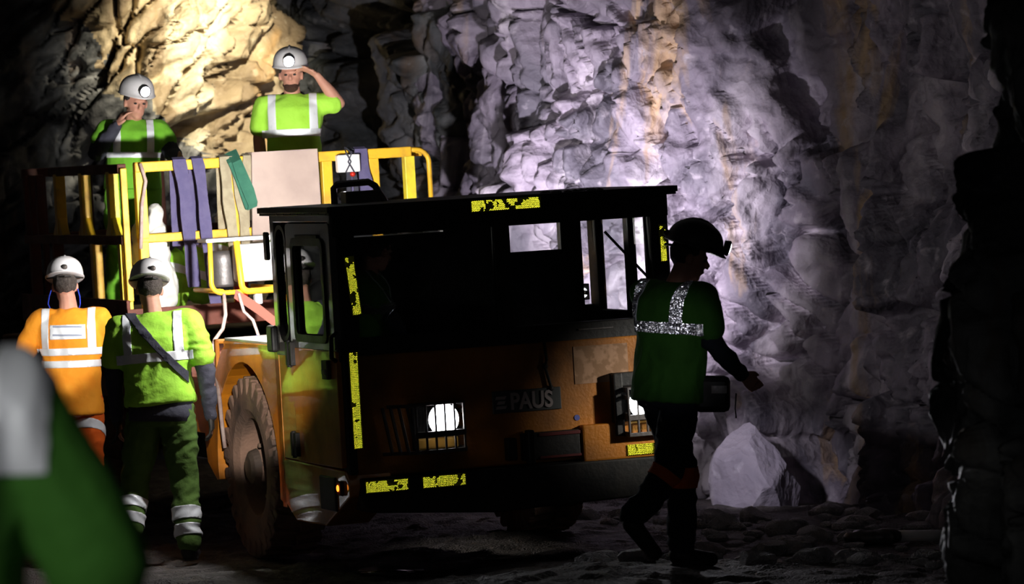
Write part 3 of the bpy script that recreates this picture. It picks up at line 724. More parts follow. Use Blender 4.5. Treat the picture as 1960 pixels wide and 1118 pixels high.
# fenders with wheel arches
def fender(xa, xb):
    cx, cz, R_ = 1.97, .54, .67
    arch = [(cx+R_*math.cos(a), cz+R_*1.0*math.sin(a)) for a in np.linspace(math.radians(-8), math.radians(192), 25)]
    outer_pts = [(2.80,.46),(2.93,.60),(2.90,.80),(2.62,1.10),(2.36,1.325),(1.175,1.335),(1.175,.36),(1.30,.36)]
    poly = arch[::-1]   # from front-bottom over to rear-bottom
    mb = MB()
    # build as quads strip between arch and outline
    import bisect
    no = len(arch)
    outl = []
    OL = [(2.72,.46),(2.80,.46),(2.93,.60),(2.90,.80),(2.62,1.10),(2.36,1.325),(1.175,1.335),(1.175,.36),(1.31,.38)]
    ds_ = [0]
    for i in range(len(OL)-1): ds_.append(ds_[-1]+math.hypot(OL[i+1][0]-OL[i][0], OL[i+1][1]-OL[i][1]))
    for k in range(no):
        a = math.atan2(arch[k][1]-cz, arch[k][0]-cx)
        # ray from centre to outline
        best = None
        for i in range(len(OL)-1):
            (x1,z1),(x2,z2) = OL[i], OL[i+1]; dx, dz = math.cos(a), math.sin(a)
            den = dx*(z2-z1)-dz*(x2-x1)
            if abs(den) < 1e-9: continue
            t = ((x1-cx)*(z2-z1)-(z1-cz)*(x2-x1))/den; s = ((x1-cx)*dz-(z1-cz)*dx)/den
            if t > 0 and -1e-6 <= s <= 1+1e-6 and (best is None or t > best): best = t
        best = best or R_+.05
        outl.append((cx+best*math.cos(a), cz+best*math.sin(a)))
    R4 = []
    for k in range(no):
        (ax,az),(ox,oz) = arch[k], outl[k]
        R4.append([V((xa,ax,az)), V((xa,ox,oz)), V((xb,ox,oz)), V((xb,ax,az))])
    mb.ringloft(R4)
    mb.box(min(xa,xb), max(xa,xb), 1.175, 2.36, 1.30, 1.335); mb.box(min(xa,xb), max(xa,xb), 1.175, 1.26, .36, 1.335)
    return mb
part(fender(-.972, -.60), 'front_fender', M['orange'], .004); part(fender(1.10, .75), 'front_fender', M['orange'], .004)
c = MB(); c.box(-.965, -.45, 1.2, 2.36, 1.335, 1.352); lab(part(c, 'fender_top', M['white'], .004), 'pale fender top plate')
c = MB(); c.box(-.90, -.55, 1.22, 1.3, .4, 1.3); c.box(-.60,-.55, 1.25, 2.8, .5, 1.3); part(c, 'wheel_well', M['black'], 0)
c = MB(); c.box(-.55, .70, .3, 7.3, .45, .85); c.box(-.5, .65, 1.3, 3.2, .85, 1.25); part(c, 'chassis', M['black'], .02)

# wheels
def make_wheel(x, y, out):
    e = bpy.data.objects.new('wheel', None); C.objects.link(e); e.parent = truck; e.location = (x, y, .56)
    t = MB(); R_ = .555; w = .17
    t.lathe([(-w*.8,.30),(-w*.98,.36),(-w,.45),(-w*.9,.51),(-w*.55,.535),(w*.55,.535),(w*.9,.51),(w,.45),(w*.98,.36),(w*.8,.30)], 'x', seg=64, cyc=True)
    for k in range(26):
        for sg in (1, -1):
            a = 2*PI*(k+(.5 if sg > 0 else 0))/26
            Mx = Matrix.Rotation(a, 4, 'X') @ Matrix.Rotation(math.radians(12*sg), 4, 'Z')
            t.box(.012*sg if sg > 0 else -w*.98, w*.98 if sg > 0 else -.012, -.036, .036, .49, .562, Mx)
            Mx2 = Matrix.Rotation(a, 4, 'X')
            t.box(sg*w*.9-.018, sg*w*.9+.020, -.034, .034, .44, .553, Mx2)
    t.build('tyre', M['rubber'], e, .008)
    r = MB(); o = out
    r.lathe([(o*w*.84,.335),(o*w*.95,.325),(o*w*.95,.30),(o*w*.6,.285),(o*w*.25,.27),(o*w*.2,.16),(o*w*.75,.135),(o*w*.86,.10),(o*w*.88,.001),(-o*w*.8,.001),(-o*w*.8,.3)], 'x', seg=48)
    r.build('rim', M['rim'], e, 0, True).data.polygons.foreach_set('use_smooth', [False]*0) if False else None
    h = MB(); h.lathe([(o*w*.7,.001),(o*w*1.05,.001),(o*w*1.05,.07),(o*w*.95,.10),(o*w*.7,.115)], 'x', seg=24)
    for k in range(10):
        a = 2*PI*k/10; h.tube([(o*w*.15, .2*math.cos(a), .2*math.sin(a)), (o*w*.34, .2*math.cos(a), .2*math.sin(a))], .015, 6)
    h.build('hub', M['rim'], e, .003)
    return e
wh = make_wheel(-.80, 1.95, -1)
def copy_tree(o, parent=None):
    c_ = o.copy(); C.objects.link(c_); c_.parent = parent
    for ch in list(o.children):
        copy_tree(ch, c_)
    return c_
for x, y, rz in ((-.80, 6.2, 0), (.90, 1.95, PI), (.90, 6.2, PI)):
    q = copy_tree(wh, truck); q.location = (x, y, .56); q.rotation_euler = (0, 0, rz)

# rear body below the platform
c = MB(); c.box(-.95, 1.05, 3.4, 8.6, .86, 1.22); c.box(-1.0, 1.08, 5.5, 8.6, 1.0, 1.1); part(c, 'rear_body', M['rust'], .02)
c = MB(); c.box(-.95, -.2, 2.75, 3.35, .72, 1.08); c.box(-.93, -.90, 2.7, 2.74, .7, 1.33); c.box(-.6, -.57, 2.7, 2.74, .7, 1.3); c.box(-.93, -.57, 2.7, 2.74, 1.30, 1.33); part(c, 'rear_cab_frame', M['orange'], .008)
# scissor arms
for s_ in (-.7, .8):
    c = MB()
    for (y0, z0, y1, z1) in ((4.6, 1.22, 7.6, 1.38), (4.6, 1.38, 7.6, 1.22)): c.tube([(s_, y0, z0), (s_, y1, z1)], .05, 4)
    part(c, 'lift_arm', M['yellow'], .004)
# platform
c = MB(); c.box(-1.06, 1.12, 4.28, 7.3, 1.36, 1.42); part(c, 'platform_deck', M['steel'], .01)
c = MB(); c.box(-1.08, -1.055, 4.27, 7.3, 1.36, 1.56); c.box(-1.08, 1.13, 4.26, 4.285, 1.36, 1.50); c.box(1.11, 1.13, 4.27, 7.3, 1.36, 1.56); part(c, 'toe_board', M['rust'], .004)
sq = .034
def post(x, y, z0, z1, knee=0, axis='y', r=sq, m='yellow'):
    c = MB(); c.box(x-r, x+r, y-r, y+r, z0, z1)
    if knee:
        k = .10
        if axis == 'y':
            c.prism([(y-r-k, z0-.005), (y+r+k, z0-.005), (y+r+k, z0+.015), (y+r, z0+.12), (y-r, z0+.12), (y-r-k*.7, z0+.02)], 'x', x-r*.8, x+r*.8)
        else:
            c.prism([(x-r-k, z0-.005), (x+r+k, z0-.005), (x+r+k, z0+.015), (x+r, z0+.12), (x-r, z0+.12), (x-r-k*.7, z0+.02)], 'y', y-r*.8, y+r*.8)
    return part(c, 'railing_post', M[m], .005)
ZT, ZM = 2.445, 1.965
# front run
c = MB(); c.box(-.96, 1.0, 4.30, 4.365, ZT-.035, ZT+.035)
part(c, 'top_rail', M['yellow'], .008)
c = MB(); c.box(-.96, 1.09, 4.305, 4.36, ZM-.03, ZM+.03); part(c, 'mid_rail', M['yellow'], .008)
def arc(cx, cz, r, a0, a1, y, n=8): return [(cx+r*math.cos(math.radians(a0+(a1-a0)*k/n)), y, cz+r*math.sin(math.radians(a0+(a1-a0)*k/n))) for k in range(n+1)]
c = MB(); c.tube([(.96, 4.33, ZT+.012)]+arc(1.04, ZT-.08, .09, 90, 0, 4.33)+[(1.13, 4.33, ZT-.34), (1.05, 4.33, ZT-.36)], .018, 8); part(c, 'corner_loop', M['yellow'], 0, True)
for x, m_ in ((-.925, 'bright_yellow'), (-.28, 'yellow'), (.385, 'yellow'), (.72, 'yellow'), (.98, 'bright_yellow')): post(x, 4.33, ZM, ZT-.03, 0, 'x', .036, m_)
for x in (-.925, -.28, .385): post(x, 4.33, 1.40, ZM-.02, 0, 'x', .03)
# left side run
c = MB(); c.box(-1.06, -1.0, 4.38, 6.35, ZT-.035, ZT+.03); part(c, 'top_rail', M['rust'], .008)
c = MB(); c.box(-1.06, -1.0, 4.38, 7.2, ZM-.035, ZM+.03); part(c, 'mid_rail', M['rust'], .008)
for y, m_ in ((4.66, 'bright_yellow'), (5.42, 'yellow'), (6.15, 'yellow')): post(-1.03, y, ZM+.03, ZT-.02, 1, 'y', .036, m_)
for y, m_, zb in ((4.45, 'bright_yellow', 1.40), (5.20, 'yellow', 1.42), (6.3, 'rust', 1.42), (7.0, 'rust', 1.42)): post(-1.03, y, zb, ZM-.03, 0, 'y', .036, m_)
for y in (4.2,): post(-1.03, 4.36, 1.55, ZT, 0, 'y', .022, 'yellow')
for y in (6.75, 6.95, 7.12): post(-1.03, y, ZM+.03, ZT-.02, 0, 'y', .028, 'rust')
# right and rear runs
c = MB(); c.box(1.05, 1.11, 4.4, 7.2, ZT-.035, ZT+.03); c.box(1.05, 1.11, 4.4, 7.2, ZM-.03, ZM+.03); part(c, 'side_rail', M['yellow'], .008)
for y in (5.4, 6.5): post(1.08, y, 1.42, ZT-.02, 0, 'y', .03)
c = MB(); c.box(-1.05, 1.11, 7.16, 7.22, ZT-.035, ZT+.03); c.box(-1.05, 1.11, 7.16, 7.22, ZM-.03, ZM+.03); part(c, 'rear_rail', M['rust'], .008)
for x in (-.9, -.55, 0., .6, 1.0): post(x, 7.19, 1.42, ZT-.02, 0, 'x', .022, 'rust')
# tubular tray bracket in front of the platform
c = MB(); y = 3.62
c.tube([(-.665,y,1.93)]+arc(-.60, 1.66, .07, 180, 270, y)+[(.05,y,1.59)], .017)
c.tube([(-.49,y-.02,1.93)]+arc(-.42, 1.64, .05, 180, 270, y-.02)+[(.05,y-.02,1.59)], .022)
c.tube([(-.6,y,1.6),(-.6,y+.65,1.6)], .017); c.tube([(-.2,y,1.6),(-.2,y+.65,1.6)], .017)
tr_ = part(c, 'tray_bracket', M['yellow'], 0, True)
c = MB(); c.box(-.70, .05, 3.58, 3.80, 1.925, 1.95); part(c, 'tray_top', M['white'], .006, parent=tr_)
c = MB(); c.box(-.38, -.33, 3.6, 3.66, 1.50, 1.60); part(c, 'tray_bolt', M['white'], .01, parent=tr_)
# roof hoop behind the cab roof
c = MB(); c.tube([(-.62,1.0,2.16),(-.62,1.0,2.26),(-.60,1.0,2.28),(-.40,1.0,2.285),(-.36,1.0,2.26),(-.30,1.0,2.16)], .022, 6); c.box(-.56,-.34,.96,1.06,2.16,2.235); part(c, 'roof_bracket', M['grey_cab'], .006)
# work lamps on the rear wall of the cab
def wlamp(x, y, z):
    c = MB(); c.box(x-.07, x+.07, y-.08, y-.01, z-.05, z+.05); c.tube([(x, y-.05, z), (x, 1.2, z)], .015); o = part(c, 'work_lamp', M['black'], .01)
    c = MB(); c.box(x-.06, x+.06, y-.01, y-.002, z-.04, z+.04); part(c, 'lens', M['hlens_soft'], .003, parent=o)
    c = MB(); c.ell((x+.03, y-.085, z-.005), .022, .01, .03); part(c, 'glint_glow', M['hlens_soft'], 0, True, parent=o)  # glow added on the front side to stand for a glint
wlamp(-.80, 1.44, 1.98); wlamp(1.04, 1.42, 1.52)
c = MB(); c.box(1.44, 1.56, 3.44, 3.54, 1.54, 1.66); c.tube([(.68, 3.49, .8), (1.2, 3.49, .95), (1.5, 3.49, 1.2), (1.5, 3.49, 1.56)], .02); part(c, 'wall_spot_arm', M['black'], .01)  # arm and housing made up to carry the added wall spot

# ------------------------------------------------------------------ things hung on the railing and standing on the platform
def thing_local(mb, name, m, label, cat, group=None, bevel=0, smooth=False):
    o = mb.build(name, m, None, bevel, smooth); o.matrix_world = TM.copy(); o.rotation_mode = 'XYZ'
    return tag(o, label, cat, group)
def sling(name, x, zb, w, m, label, group, dx=0., zback=1.9, y=4.33, zt=ZT):
    mb = MB(); P = []
    for k in range(9): t = 1-k/8; P.append((x+dx*t+.008*math.sin(5*t+x*9), y-.052-.03*math.sin(PI*t)*.5, zb*t+(zt-.02)*(1-t)))
    P += [(x, y-.040, zt+.035), (x, y, zt+.048), (x, y+.04, zt+.035), (x, y+.047, zt-.04), (x-.01, y+.05, (zt+zback)/2), (x-.015, y+.055, zback)]
    mb.ribbon(P, (1, 0, 0), w, .012); return thing_local(mb, name, m, label, 'strap', group)
sling('lifting_sling', -.655, 1.62, .088, M['purple'], 'broad violet webbing sling hung over the yellow rail, left one of the left pair', 'slings hung on the platform rail', .06)
sling('lifting_sling', -.53, 1.47, .075, M['purple'], 'long violet webbing sling hung over the yellow rail, right one of the left pair', 'slings hung on the platform rail', .07)
sling('lifting_sling', -.335, 1.78, .075, M['beige'], 'beige webbing sling on the yellow rail, leftmost of the beige ones', 'slings hung on the platform rail', .02)
sling('lifting_sling', -.265, 1.88, .06, M['beige'], 'narrow beige webbing sling in the middle of the beige slings', 'slings hung on the platform rail', .03, y=4.325)
sling('lifting_sling', -.175, 1.9, .06, M['beige'], 'beige webbing sling on the yellow rail, next to the brown board', 'slings hung on the platform rail', .03)
sling('lifting_sling', .63, 2.0, .085, M['purple'], 'violet webbing sling hung over the yellow rail right of the brown board', 'slings hung on the platform rail', .02)
sling('lifting_sling', .565, 2.0, .03, M['dark'], 'narrow dark grey strap hung on the rail beside the right violet sling', 'slings hung on the platform rail', .0)
mb = MB(); mb.ribbon([(-0.295,4.36,ZT+.0),(-0.295,4.33,ZT+.06),(-0.290,4.25,ZT+.0),(-0.255,4.225,ZT-.12),(-0.210,4.22,ZT-.26),(-0.195,4.215,ZT-.31),(-0.190,4.20,ZT-.315),(-0.185,4.195,ZT-.29),(-0.210,4.20,ZT-.2),(-0.245,4.205,ZT-.1),(-0.270,4.23,ZT+.0),(-0.275,4.33,ZT+.07)], (1,0,.35), .075, .012)
thing_local(mb, 'lifting_sling', M['greenweb'], 'dark green webbing sling looped over the beige slings', 'strap', 'slings hung on the platform rail')
mb = MB(); mb.prism([(-.19,1.90),(.31,1.92),(.305,2.50),(-.16,2.495)], 'y', 4.235, 4.255); mb.box(-.16,.305,4.235,4.40,2.49,2.503)
thing_local(mb, 'brown_board', M['panel'], 'pale brown board hooked over the middle of the yellow rail', 'board', None, .003)
mb = MB(); mb.box(.44, .60, 4.22, 4.285, 2.33, 2.45)
wb = thing_local(mb, 'white_box', M['white'], 'small white box tied to the yellow rail right of the brown board', 'box', None, .01)
mb = MB(); mb.tube([(.49,4.215,2.33),(.53,4.212,2.40),(.50,4.212,2.46),(.52,4.3,2.5)], .005); mb.tube([(.55,4.215,2.33),(.51,4.212,2.40),(.54,4.212,2.46),(.52,4.3,2.5)], .005)
q = mb.build('tie_cord', M['dark'], wb)
mb = MB(); mb.ell((.55, 4.25, 2.315), .02, .02, .018); q = mb.build('red_cap', M['redpaint'], wb, 0, True)
# sacks, extinguisher, jacket, crate behind the rail
def blob(name, pts, m, label, cat, vox=.014, folds=.014):
    mb = MB()
    for (c_, a, b_, d_) in pts: mb.ell(c_, a, b_, d_)
    o = link(name, fused(mb, vox, 3, folds, 9, 2.2), m); o.matrix_world = TM.copy(); return tag(o, label, cat)
blob('white_sack', [((-.76,4.62,1.85),.09,.1,.30),((-.75,4.6,1.62),.12,.12,.2),((-.75,4.62,2.1),.05,.06,.1)], M['sack'], 'tall white woven sack standing behind the rail beside the violet slings', 'sack')
blob('rolled_sack', [((-.90,4.5,2.0),.05,.07,.12),((-.90,4.5,1.85),.06,.07,.12)], M['sack'], 'small white bundle behind the front left railing post', 'sack')
blob('hi_vis_jacket', [((-.43,4.72,1.72),.15,.10,.24),((-.60,4.7,1.66),.07,.09,.22),((-.32,4.72,1.86),.10,.09,.12)], M['lime'], 'crumpled lime high visibility jacket heaped behind the violet slings', 'jacket')
jk = bpy.data.objects['hi_vis_jacket']
for zc in (1.9, 1.68):
    n_ = V((.35, 0, 1)).normalized(); st = cut_strip(jk.data, [(V((-.43,0,zc-.03)), n_), (V((-.43,0,zc+.03)), -n_)], .004); link('reflective_stripe', st, M['silver'], jk)
mb = MB(); mb.lathe([(1.50,.001),(1.50,.045),(1.76,.045),(1.79,.03),(1.81,.012),(1.83,.012),(1.83,.001)], 'z', (-.30,4.20,0), 20)
thing_local(mb, 'fire_extinguisher', M['redpaint'], 'small red fire extinguisher in front of the deck below the beige slings', 'extinguisher', None, 0, True)
c_ = bpy.data.objects['fire_extinguisher']; mb = MB(); mb.box(-.33,-.27,4.19,4.21,1.83,1.845); mb.tube([(-.30,4.2,1.835),(-.25,4.19,1.82),(-.25,4.18,1.65)], .006); mb.build('nozzle', M['boot'], c_)
mb = MB(); mb.lathe([(1.62,.001),(1.62,.10),(1.64,.105),(1.69,.10),(1.71,.105),(1.76,.10),(1.78,.105),(1.83,.10),(1.86,.085),(1.86,.001)], 'z', (-.50,3.92,0), 28)
thing_local(mb, 'grey_bucket', M['steel'], 'ribbed grey drum standing in the yellow tray bracket', 'drum', None, 0, True)
mb = MB(); mb.box(-.47, -.1, 3.66, 3.80, 1.65, 1.90); thing_local(mb, 'lit_bracket_block', M['white'], 'bright white crate standing for the brightly lit part of the tray bracket behind the cab corner', 'block', None, .02)  # white block added for the overexposed part of the bracket frame
mb = MB(); mb.ell((-.62,2.0,1.40), .10, .12, .06); thing_local(mb, 'grey_bag', M['steel'], 'grey bag lying on the pale fender top behind the cab', 'bag', None, 0, True)
# cords hanging from the tray
mb = MB(); P = [(-.60,3.58,1.58),(-.62,3.5,1.45),(-.66,3.45,1.36),(-.76,3.3,1.30),(-.88,3.0,1.20),(-.96,2.6,1.10),(-1.0,2.42,.95),(-1.0,2.4,.80),(-.99,2.4,.66)]
mb.tube(P, .013); thing_local(mb, 'hanging_rope', M['rope'], 'pale pinkish rope hanging from the tray down past the fender', 'rope', None, 0, True)
mb = MB(); mb.tube([(-.50,3.58,1.58),(-.48,3.55,1.46),(-.43,3.52,1.40),(-.40,3.5,1.28),(-.43,3.5,1.2)], .011); t_ = thing_local(mb, 'short_rope', M['rope'], 'short rope with a blue end hanging below the tray', 'rope', None, 0, True)
mb = MB(); mb.tube([(-.408,3.5,1.30),(-.422,3.5,1.23)], .015); mb.build('blue_sleeve', M['blue'], t_)
mb = MB(); mb.ribbon([(-.52,3.6,1.58),(-.38,3.55,1.47),(-.22,3.5,1.32)], (.3,0,1), .06, .01); thing_local(mb, 'red_strap', mat('dull_red_webbing',(.3,.1,.07,1),.8), 'dull red strap slanting below the tray bracket', 'strap')
mb = MB(); mb.tube([(-.93,4.27,2.47),(-.90,4.265,2.35),(-.935,4.265,2.2),(-.95,4.265,2.02),(-.96,4.27,1.9)], .012); thing_local(mb, 'brown_hose', M['rope'], 'thin brownish hose hanging at the front left railing corner', 'hose', None, 0, True)

# ------------------------------------------------------------------ the people
def g0(x, y): return float(gz(x, y))
# orange worker, seen from behind
x, y = -2.89, 27.3
person('a', (x, y, g0(x, y)), 'person seen from behind in orange high visibility shirt and white helmet', dict(
    pelvis=(.02,0,.98), neck=(0,.0,1.56), head=(-.035,.05,1.715), face_t=(.02,1,0), face_h=(-.1,1,-.25), hup=(-.05,.28,1),
    eL=(-.31,.02,1.24), wL=(-.32,.08,.98), eR=(.29,.03,1.24), wR=(.29,.12,.99), kL=(-.10,.04,.51), aL=(-.10,-.02,.10), kR=(.13,.10,.51), aR=(.13,-.1,.12),
    toeL=(-.1,1,0), toeR=(.1,1,0), shm=M['orangefab'], trm=M['orange_deep'], hem=-.10, sleeve=.72, bulk=1.06, sw=.2, seed=2.,
    stripes=[('horizontal_stripe', .36, .44, -.22, .22, 0, M['silver']), ('horizontal_stripe', .50, .58, -.22, .22, 0, M['silver']),
             ('shoulder_stripe', .58, 1.02, .125, .175, 0, M['silver']), ('shoulder_stripe', .58, 1.02, -.175, -.125, 0, M['silver']),
             ('back_patch', .68, .84, -.115, .115, -1, M['silver'])],
    bands=[('R', .62, .67, M['silver'], 'pocket_band')], hairm=M['hair']))
pa = bpy.context.scene.objects['person']
# printed lines on his back patch, blue ear cords
def kids(o, n): return [c_ for c_ in o.children if c_.name.startswith(n)]
sh_ = kids(pa, 'shirt')[0]
bp_ = kids(sh_, 'back_patch')[0]
for zc in (1.40, 1.455):
    st = cut_strip(bp_.data, [(V((0,0,zc-.006)), V((0,0,1))), (V((0,0,zc+.006)), V((0,0,-1))), (V((-.095,0,0)), V((1,0,0))), (V((.095,0,0)), V((-1,0,0)))], .003)
    link('printed_line', st, M['print'], sh_)
for s_ in (-1, 1):
    mb = MB(); mb.tube([(-.035+s_*.085,.03,1.70),(-.035+s_*.10,.02,1.65),(-.035+s_*.105,.0,1.60),(-.035+s_*.09,.03,1.56)], .004); mb.build('ear_cord', M['blue'], pa)

# green worker by the front wheel, seen from behind
x, y = -2.19, 25.85
person('b', (x, y, g0(x, y)), 'person seen from behind in lime shirt with dark cross-body strap beside the front wheel', dict(
    pelvis=(.02,.0,.97), neck=(-.03,.02,1.55), head=(-.06,.085,1.705), face_t=(.05,1,0), face_h=(-.25,1,-.3), hup=(-.05,.35,1),
    eL=(-.275,.02,1.20), wL=(-.26,.10,.90), eR=(.30,-.02,1.21), wR=(.325,.02,.93), kL=(-.15,.10,.52), aL=(-.17,-.06,.19), kR=(.16,.02,.54), aR=(.20,-.10,.13),
    toeL=(-.1,1,-.3), toeR=(.15,1,0), shm=M['lime'], trm=M['greenpants'], hem=.03, sleeve=.72, bulk=1.16, glove=True, sw=.225, seed=6., fold=.009, fs=(.6,1,1.2), tw=1.1, long=True, belt=True,
    stripes=[('horizontal_stripe', .50, .60, -.24, .24, 0, M['silver']), ('shoulder_stripe', .60, 1.02, .13, .185, 0, M['silver']), ('shoulder_stripe', .60, 1.02, -.185, -.13, 0, M['silver'])],
    slant=[('cross_body_strap', (.0, .72), (.78, -.62), .045, 0, M['dark'])],
    bands=[('L', .06, .13, M['silver'], 'ankle_band'), ('L', .17, .24, M['silver'], 'ankle_band'), ('R', .06, .13, M['silver'], 'ankle_band'), ('R', .16, .24, M['silver'], 'ankle_band')]))

# walker on the right, dark against the rock
x, y = .87, 21.9
pc, _, shc, _ = person('c', (x, y, g0(x, y)), 'person walking to the right in green shirt and helmet coloured dark for dim light, with bright reflective braces', dict(
    pelvis=(-.045,0,.965), neck=(-.02,.0,1.50), head=(.065,.02,1.635), face_t=(.62,.78,0), face_p=(.66,.75,0), face_h=(.97,.0,-.35), hup=(.3,.0,1),
    eR=(.17,-.12,1.20), wR=(.33,-.06,1.03), eL=(-.02,.25,1.22), wL=(.1,.32,1.0),
    kL=(.03,.08,.52), aL=(.02,.10,.10), kR=(-.055,-.09,.52), aR=(-.235,-.14,.27), toeL=(1,.25,0), toeR=(.7,.2,-.75),
    hR=dict(d=(.8,.1,-.7), n=(-.3,1,.2), t=(.5,.3,.8), c=1.1),
    shm=M['green_shaded'], trm=M['navy'], hem=-.08, sleeve=.72, bulk=1.08, sw=.2, seed=9., long=True, slm=M['navy'], helm=M['helmet_shaded'], lamp=M['hlens_soft'], hs=1.08, tw=.98,
    stripes=[('horizontal_stripe', .52, .625, -.24, .24, 0, M['silver']), ('shoulder_stripe', .60, 1.02, .135, .19, 0, M['silver']), ('shoulder_stripe', .60, 1.02, -.15, -.09, 0, M['silver'])],
    bands=[('L', .33, .44, M['orange_deep'], 'knee_band'), ('R', .25, .31, M['orange_deep'], 'knee_band')]))
def bead(o, a=.008):
    me = o.data; bm = bmesh.new(); rr = random.Random(3)
    me.calc_loop_triangles()
    for tr_ in me.loop_triangles:
        p = [me.vertices[i].co for i in tr_.vertices]; n = V(tr_.normal); area = tr_.area
        for _ in range(max(1, int(area/(a*a*.433)*1.7+rr.random()))):
            u_, v_ = rr.random(), rr.random()
            if u_+v_ > 1: u_, v_ = 1-u_, 1-v_
            c_ = p[0]+(p[1]-p[0])*u_+(p[2]-p[0])*v_+n*.0052
            t_ = (p[1]-p[0]); t_ = (t_-n*t_.dot(n)).normalized(); b_ = n.cross(t_); an = rr.random()*6.28
            cubes(bm, c_, n, t_*math.cos(an)+b_*math.sin(an), a)
    me2 = bpy.data.meshes.new('prismatic_face'); bm.to_mesh(me2); bm.free()
    link('prismatic_face', me2, M['prism_white'], o.parent)
for o_ in list(shc.children): bead(o_)
mb = MB(); mb.box(.08, .27, -.10, .04, .83, 1.02); o = mb.build('hip_pouch', M['boot'], pc, .03)
mb = MB(); mb.box(.17, .25, -.106, -.100, .93, .97); mb.build('pouch_label', M['steel'], o)
mb = MB(); mb.tube([(.30,-.08,.93),(.295,-.08,.85),(.30,-.08,.80)], .004); mb.build('cord', M['navy'], pc)

# two workers on the platform
def platform_z(p): return TW((0, 0, 1.42)).z
def onplat(lx, ly): w = TW((lx, ly, 1.42)); return w
w = onplat(.28, 4.95)
person('d', w, 'person on the platform raising one hand to a lit white helmet, short-sleeved lime shirt', dict(
    pelvis=(.02,0,.93), neck=(0,.0,1.46), head=(-.01,-.02,1.605), face_t=(.02,-1,0), face_h=(0,-1,-.1),
    eL=(.325,-.02,1.41), wL=(.175,-.09,1.60), eR=(-.235,.03,1.16), wR=(-.21,.02,.92), kL=(.10,0,.50), aL=(.12,0,.10), kR=(-.10,0,.50), aR=(-.12,0,.10),
    toeL=(.1,-1,0), toeR=(-.1,-1,0), hL=dict(d=(-.75,-.1,.45), n=(-.2,-.3,-.9), t=(.0,-1,.2), c=.6), shm=M['lime'], trm=M['greenpants'], hem=-.08, sleeve=.66, bulk=1.04, sw=.2, seed=13., collar=True, beard=True, lamp=M['hlens'],
    stripes=[('horizontal_stripe', .46, .56, -.22, .22, 0, M['silver']), ('shoulder_stripe', .50, 1.02, .115, .17, 0, M['silver']), ('shoulder_stripe', .50, 1.02, -.17, -.115, 0, M['silver'])]))
w = onplat(-.76, 5.35)
person('e', w, 'person behind the left platform railing holding a hand to the face, dark sleeves', dict(
    pelvis=(.0,0,.91), neck=(.0,.0,1.345), head=(.025,-.03,1.475), face_t=(.15,-1,0), face_h=(.45,-1,-.35), hup=(.1,-.15,1),
    eR=(-.245,-.08,1.12), wR=(-.10,-.18,1.31), eL=(.28,-.02,1.12), wL=(.33,-.15,1.09), kL=(.10,-.02,.49), aL=(.12,0,.10), kR=(-.10,0,.49), aR=(-.12,0,.10),
    toeL=(.1,-1,0), toeR=(-.1,-1,0), hR=dict(d=(.5,-.1,.8), n=(.7,.3,-.2), t=(.2,-.8,.4), c=.7),
    shm=M['green'], trm=M['green'], hem=-.04, sleeve=.5, bulk=1.04, sw=.185, seed=17., collar=True, long=True, lamp=M['hlens_soft'],
    stripes=[('horizontal_stripe', .42, .51, -.22, .22, 0, M['silver']), ('shoulder_stripe', .46, 1.02, .09, .14, 0, M['silver']), ('shoulder_stripe', .46, 1.02, -.14, -.09, 0, M['silver'])]))

# blurred worker close to the camera
x, y = -1.03, 7.0
person('f', (x, y, g0(x, y)), 'blurred person close by at the lower left in a green shirt with a pale stripe', dict(
    pelvis=(-.0,0,.92), neck=(-.02,.0,1.56), head=(-.06,.02,1.70), face_t=(.1,1,0), face_h=(-.3,1,0),
    eL=(-.30,.02,1.22), wL=(-.29,.10,.95), eR=(.34,.0,1.22), wR=(.36,.08,.95), kL=(-.12,.02,.52), aL=(-.13,0,.10), kR=(.12,.02,.52), aR=(.13,0,.10),
    toeL=(0,1,0), toeR=(0,1,0), shm=M['green_shaded'], trm=M['navy'], hem=-.1, sleeve=.95, bulk=1.25, sw=.21, seed=4.,
    stripes=[('shoulder_stripe', .72, 1.2, .16, .235, 0, M['silver']), ('shoulder_stripe', .72, 1.2, -.285, -.20, 0, M['silver'])]))

# ------------------------------------------------------------------ loose rock
boulder('boulder', (1.72, 29.0, .22), .36, .30, .42, 5, M['rock_pale'], 'big pale violet boulder leaning at the foot of the rock wall', 'boulder', cuts=12, sub=4)
r = random.Random(21)
n = 0
while n < 90:
    px = r.uniform(1080, 1800); py = r.uniform(965, 1118) if n > 12 else r.uniform(950, 1000)
    Y = 8000*1.9/(py-430); X = (px-980)/8000*Y
    if Y > 29.0 or (X < 1.25 and 21.4 < Y < 22.6 and X > .4): continue
    # keep clear of the wheels and the truck
    l_ = TM.inverted() @ V((X, Y, 0))
    if -.1 > l_.x - 1.25 and -.2 < l_.y: continue
    s_ = r.choice((.03, .04, .05, .06, .08, .10))
    boulder('loose_stone', (X, Y, g0(X, Y)+s_*.25), s_*1.3, s_, s_*.6, n+30, M['stone'], 'grey broken stone lying on the tunnel floor at the right', 'stone', 'loose stones on the tunnel floor', cuts=7, sub=2); n += 1
for i, (px, py) in enumerate(((1445,985),(1500,1010),(1385,1000),(1470,1045),(1560,1020))):
    Y = 8000*1.9/(py-430); X = (px-980)/8000*Y
    boulder('loose_stone', (X, Y, g0(X, Y)+.03), .12, .1, .07, i+330, M['stone'], 'grey broken stone lying on the tunnel floor at the right', 'stone', 'loose stones on the tunnel floor', cuts=7, sub=3)
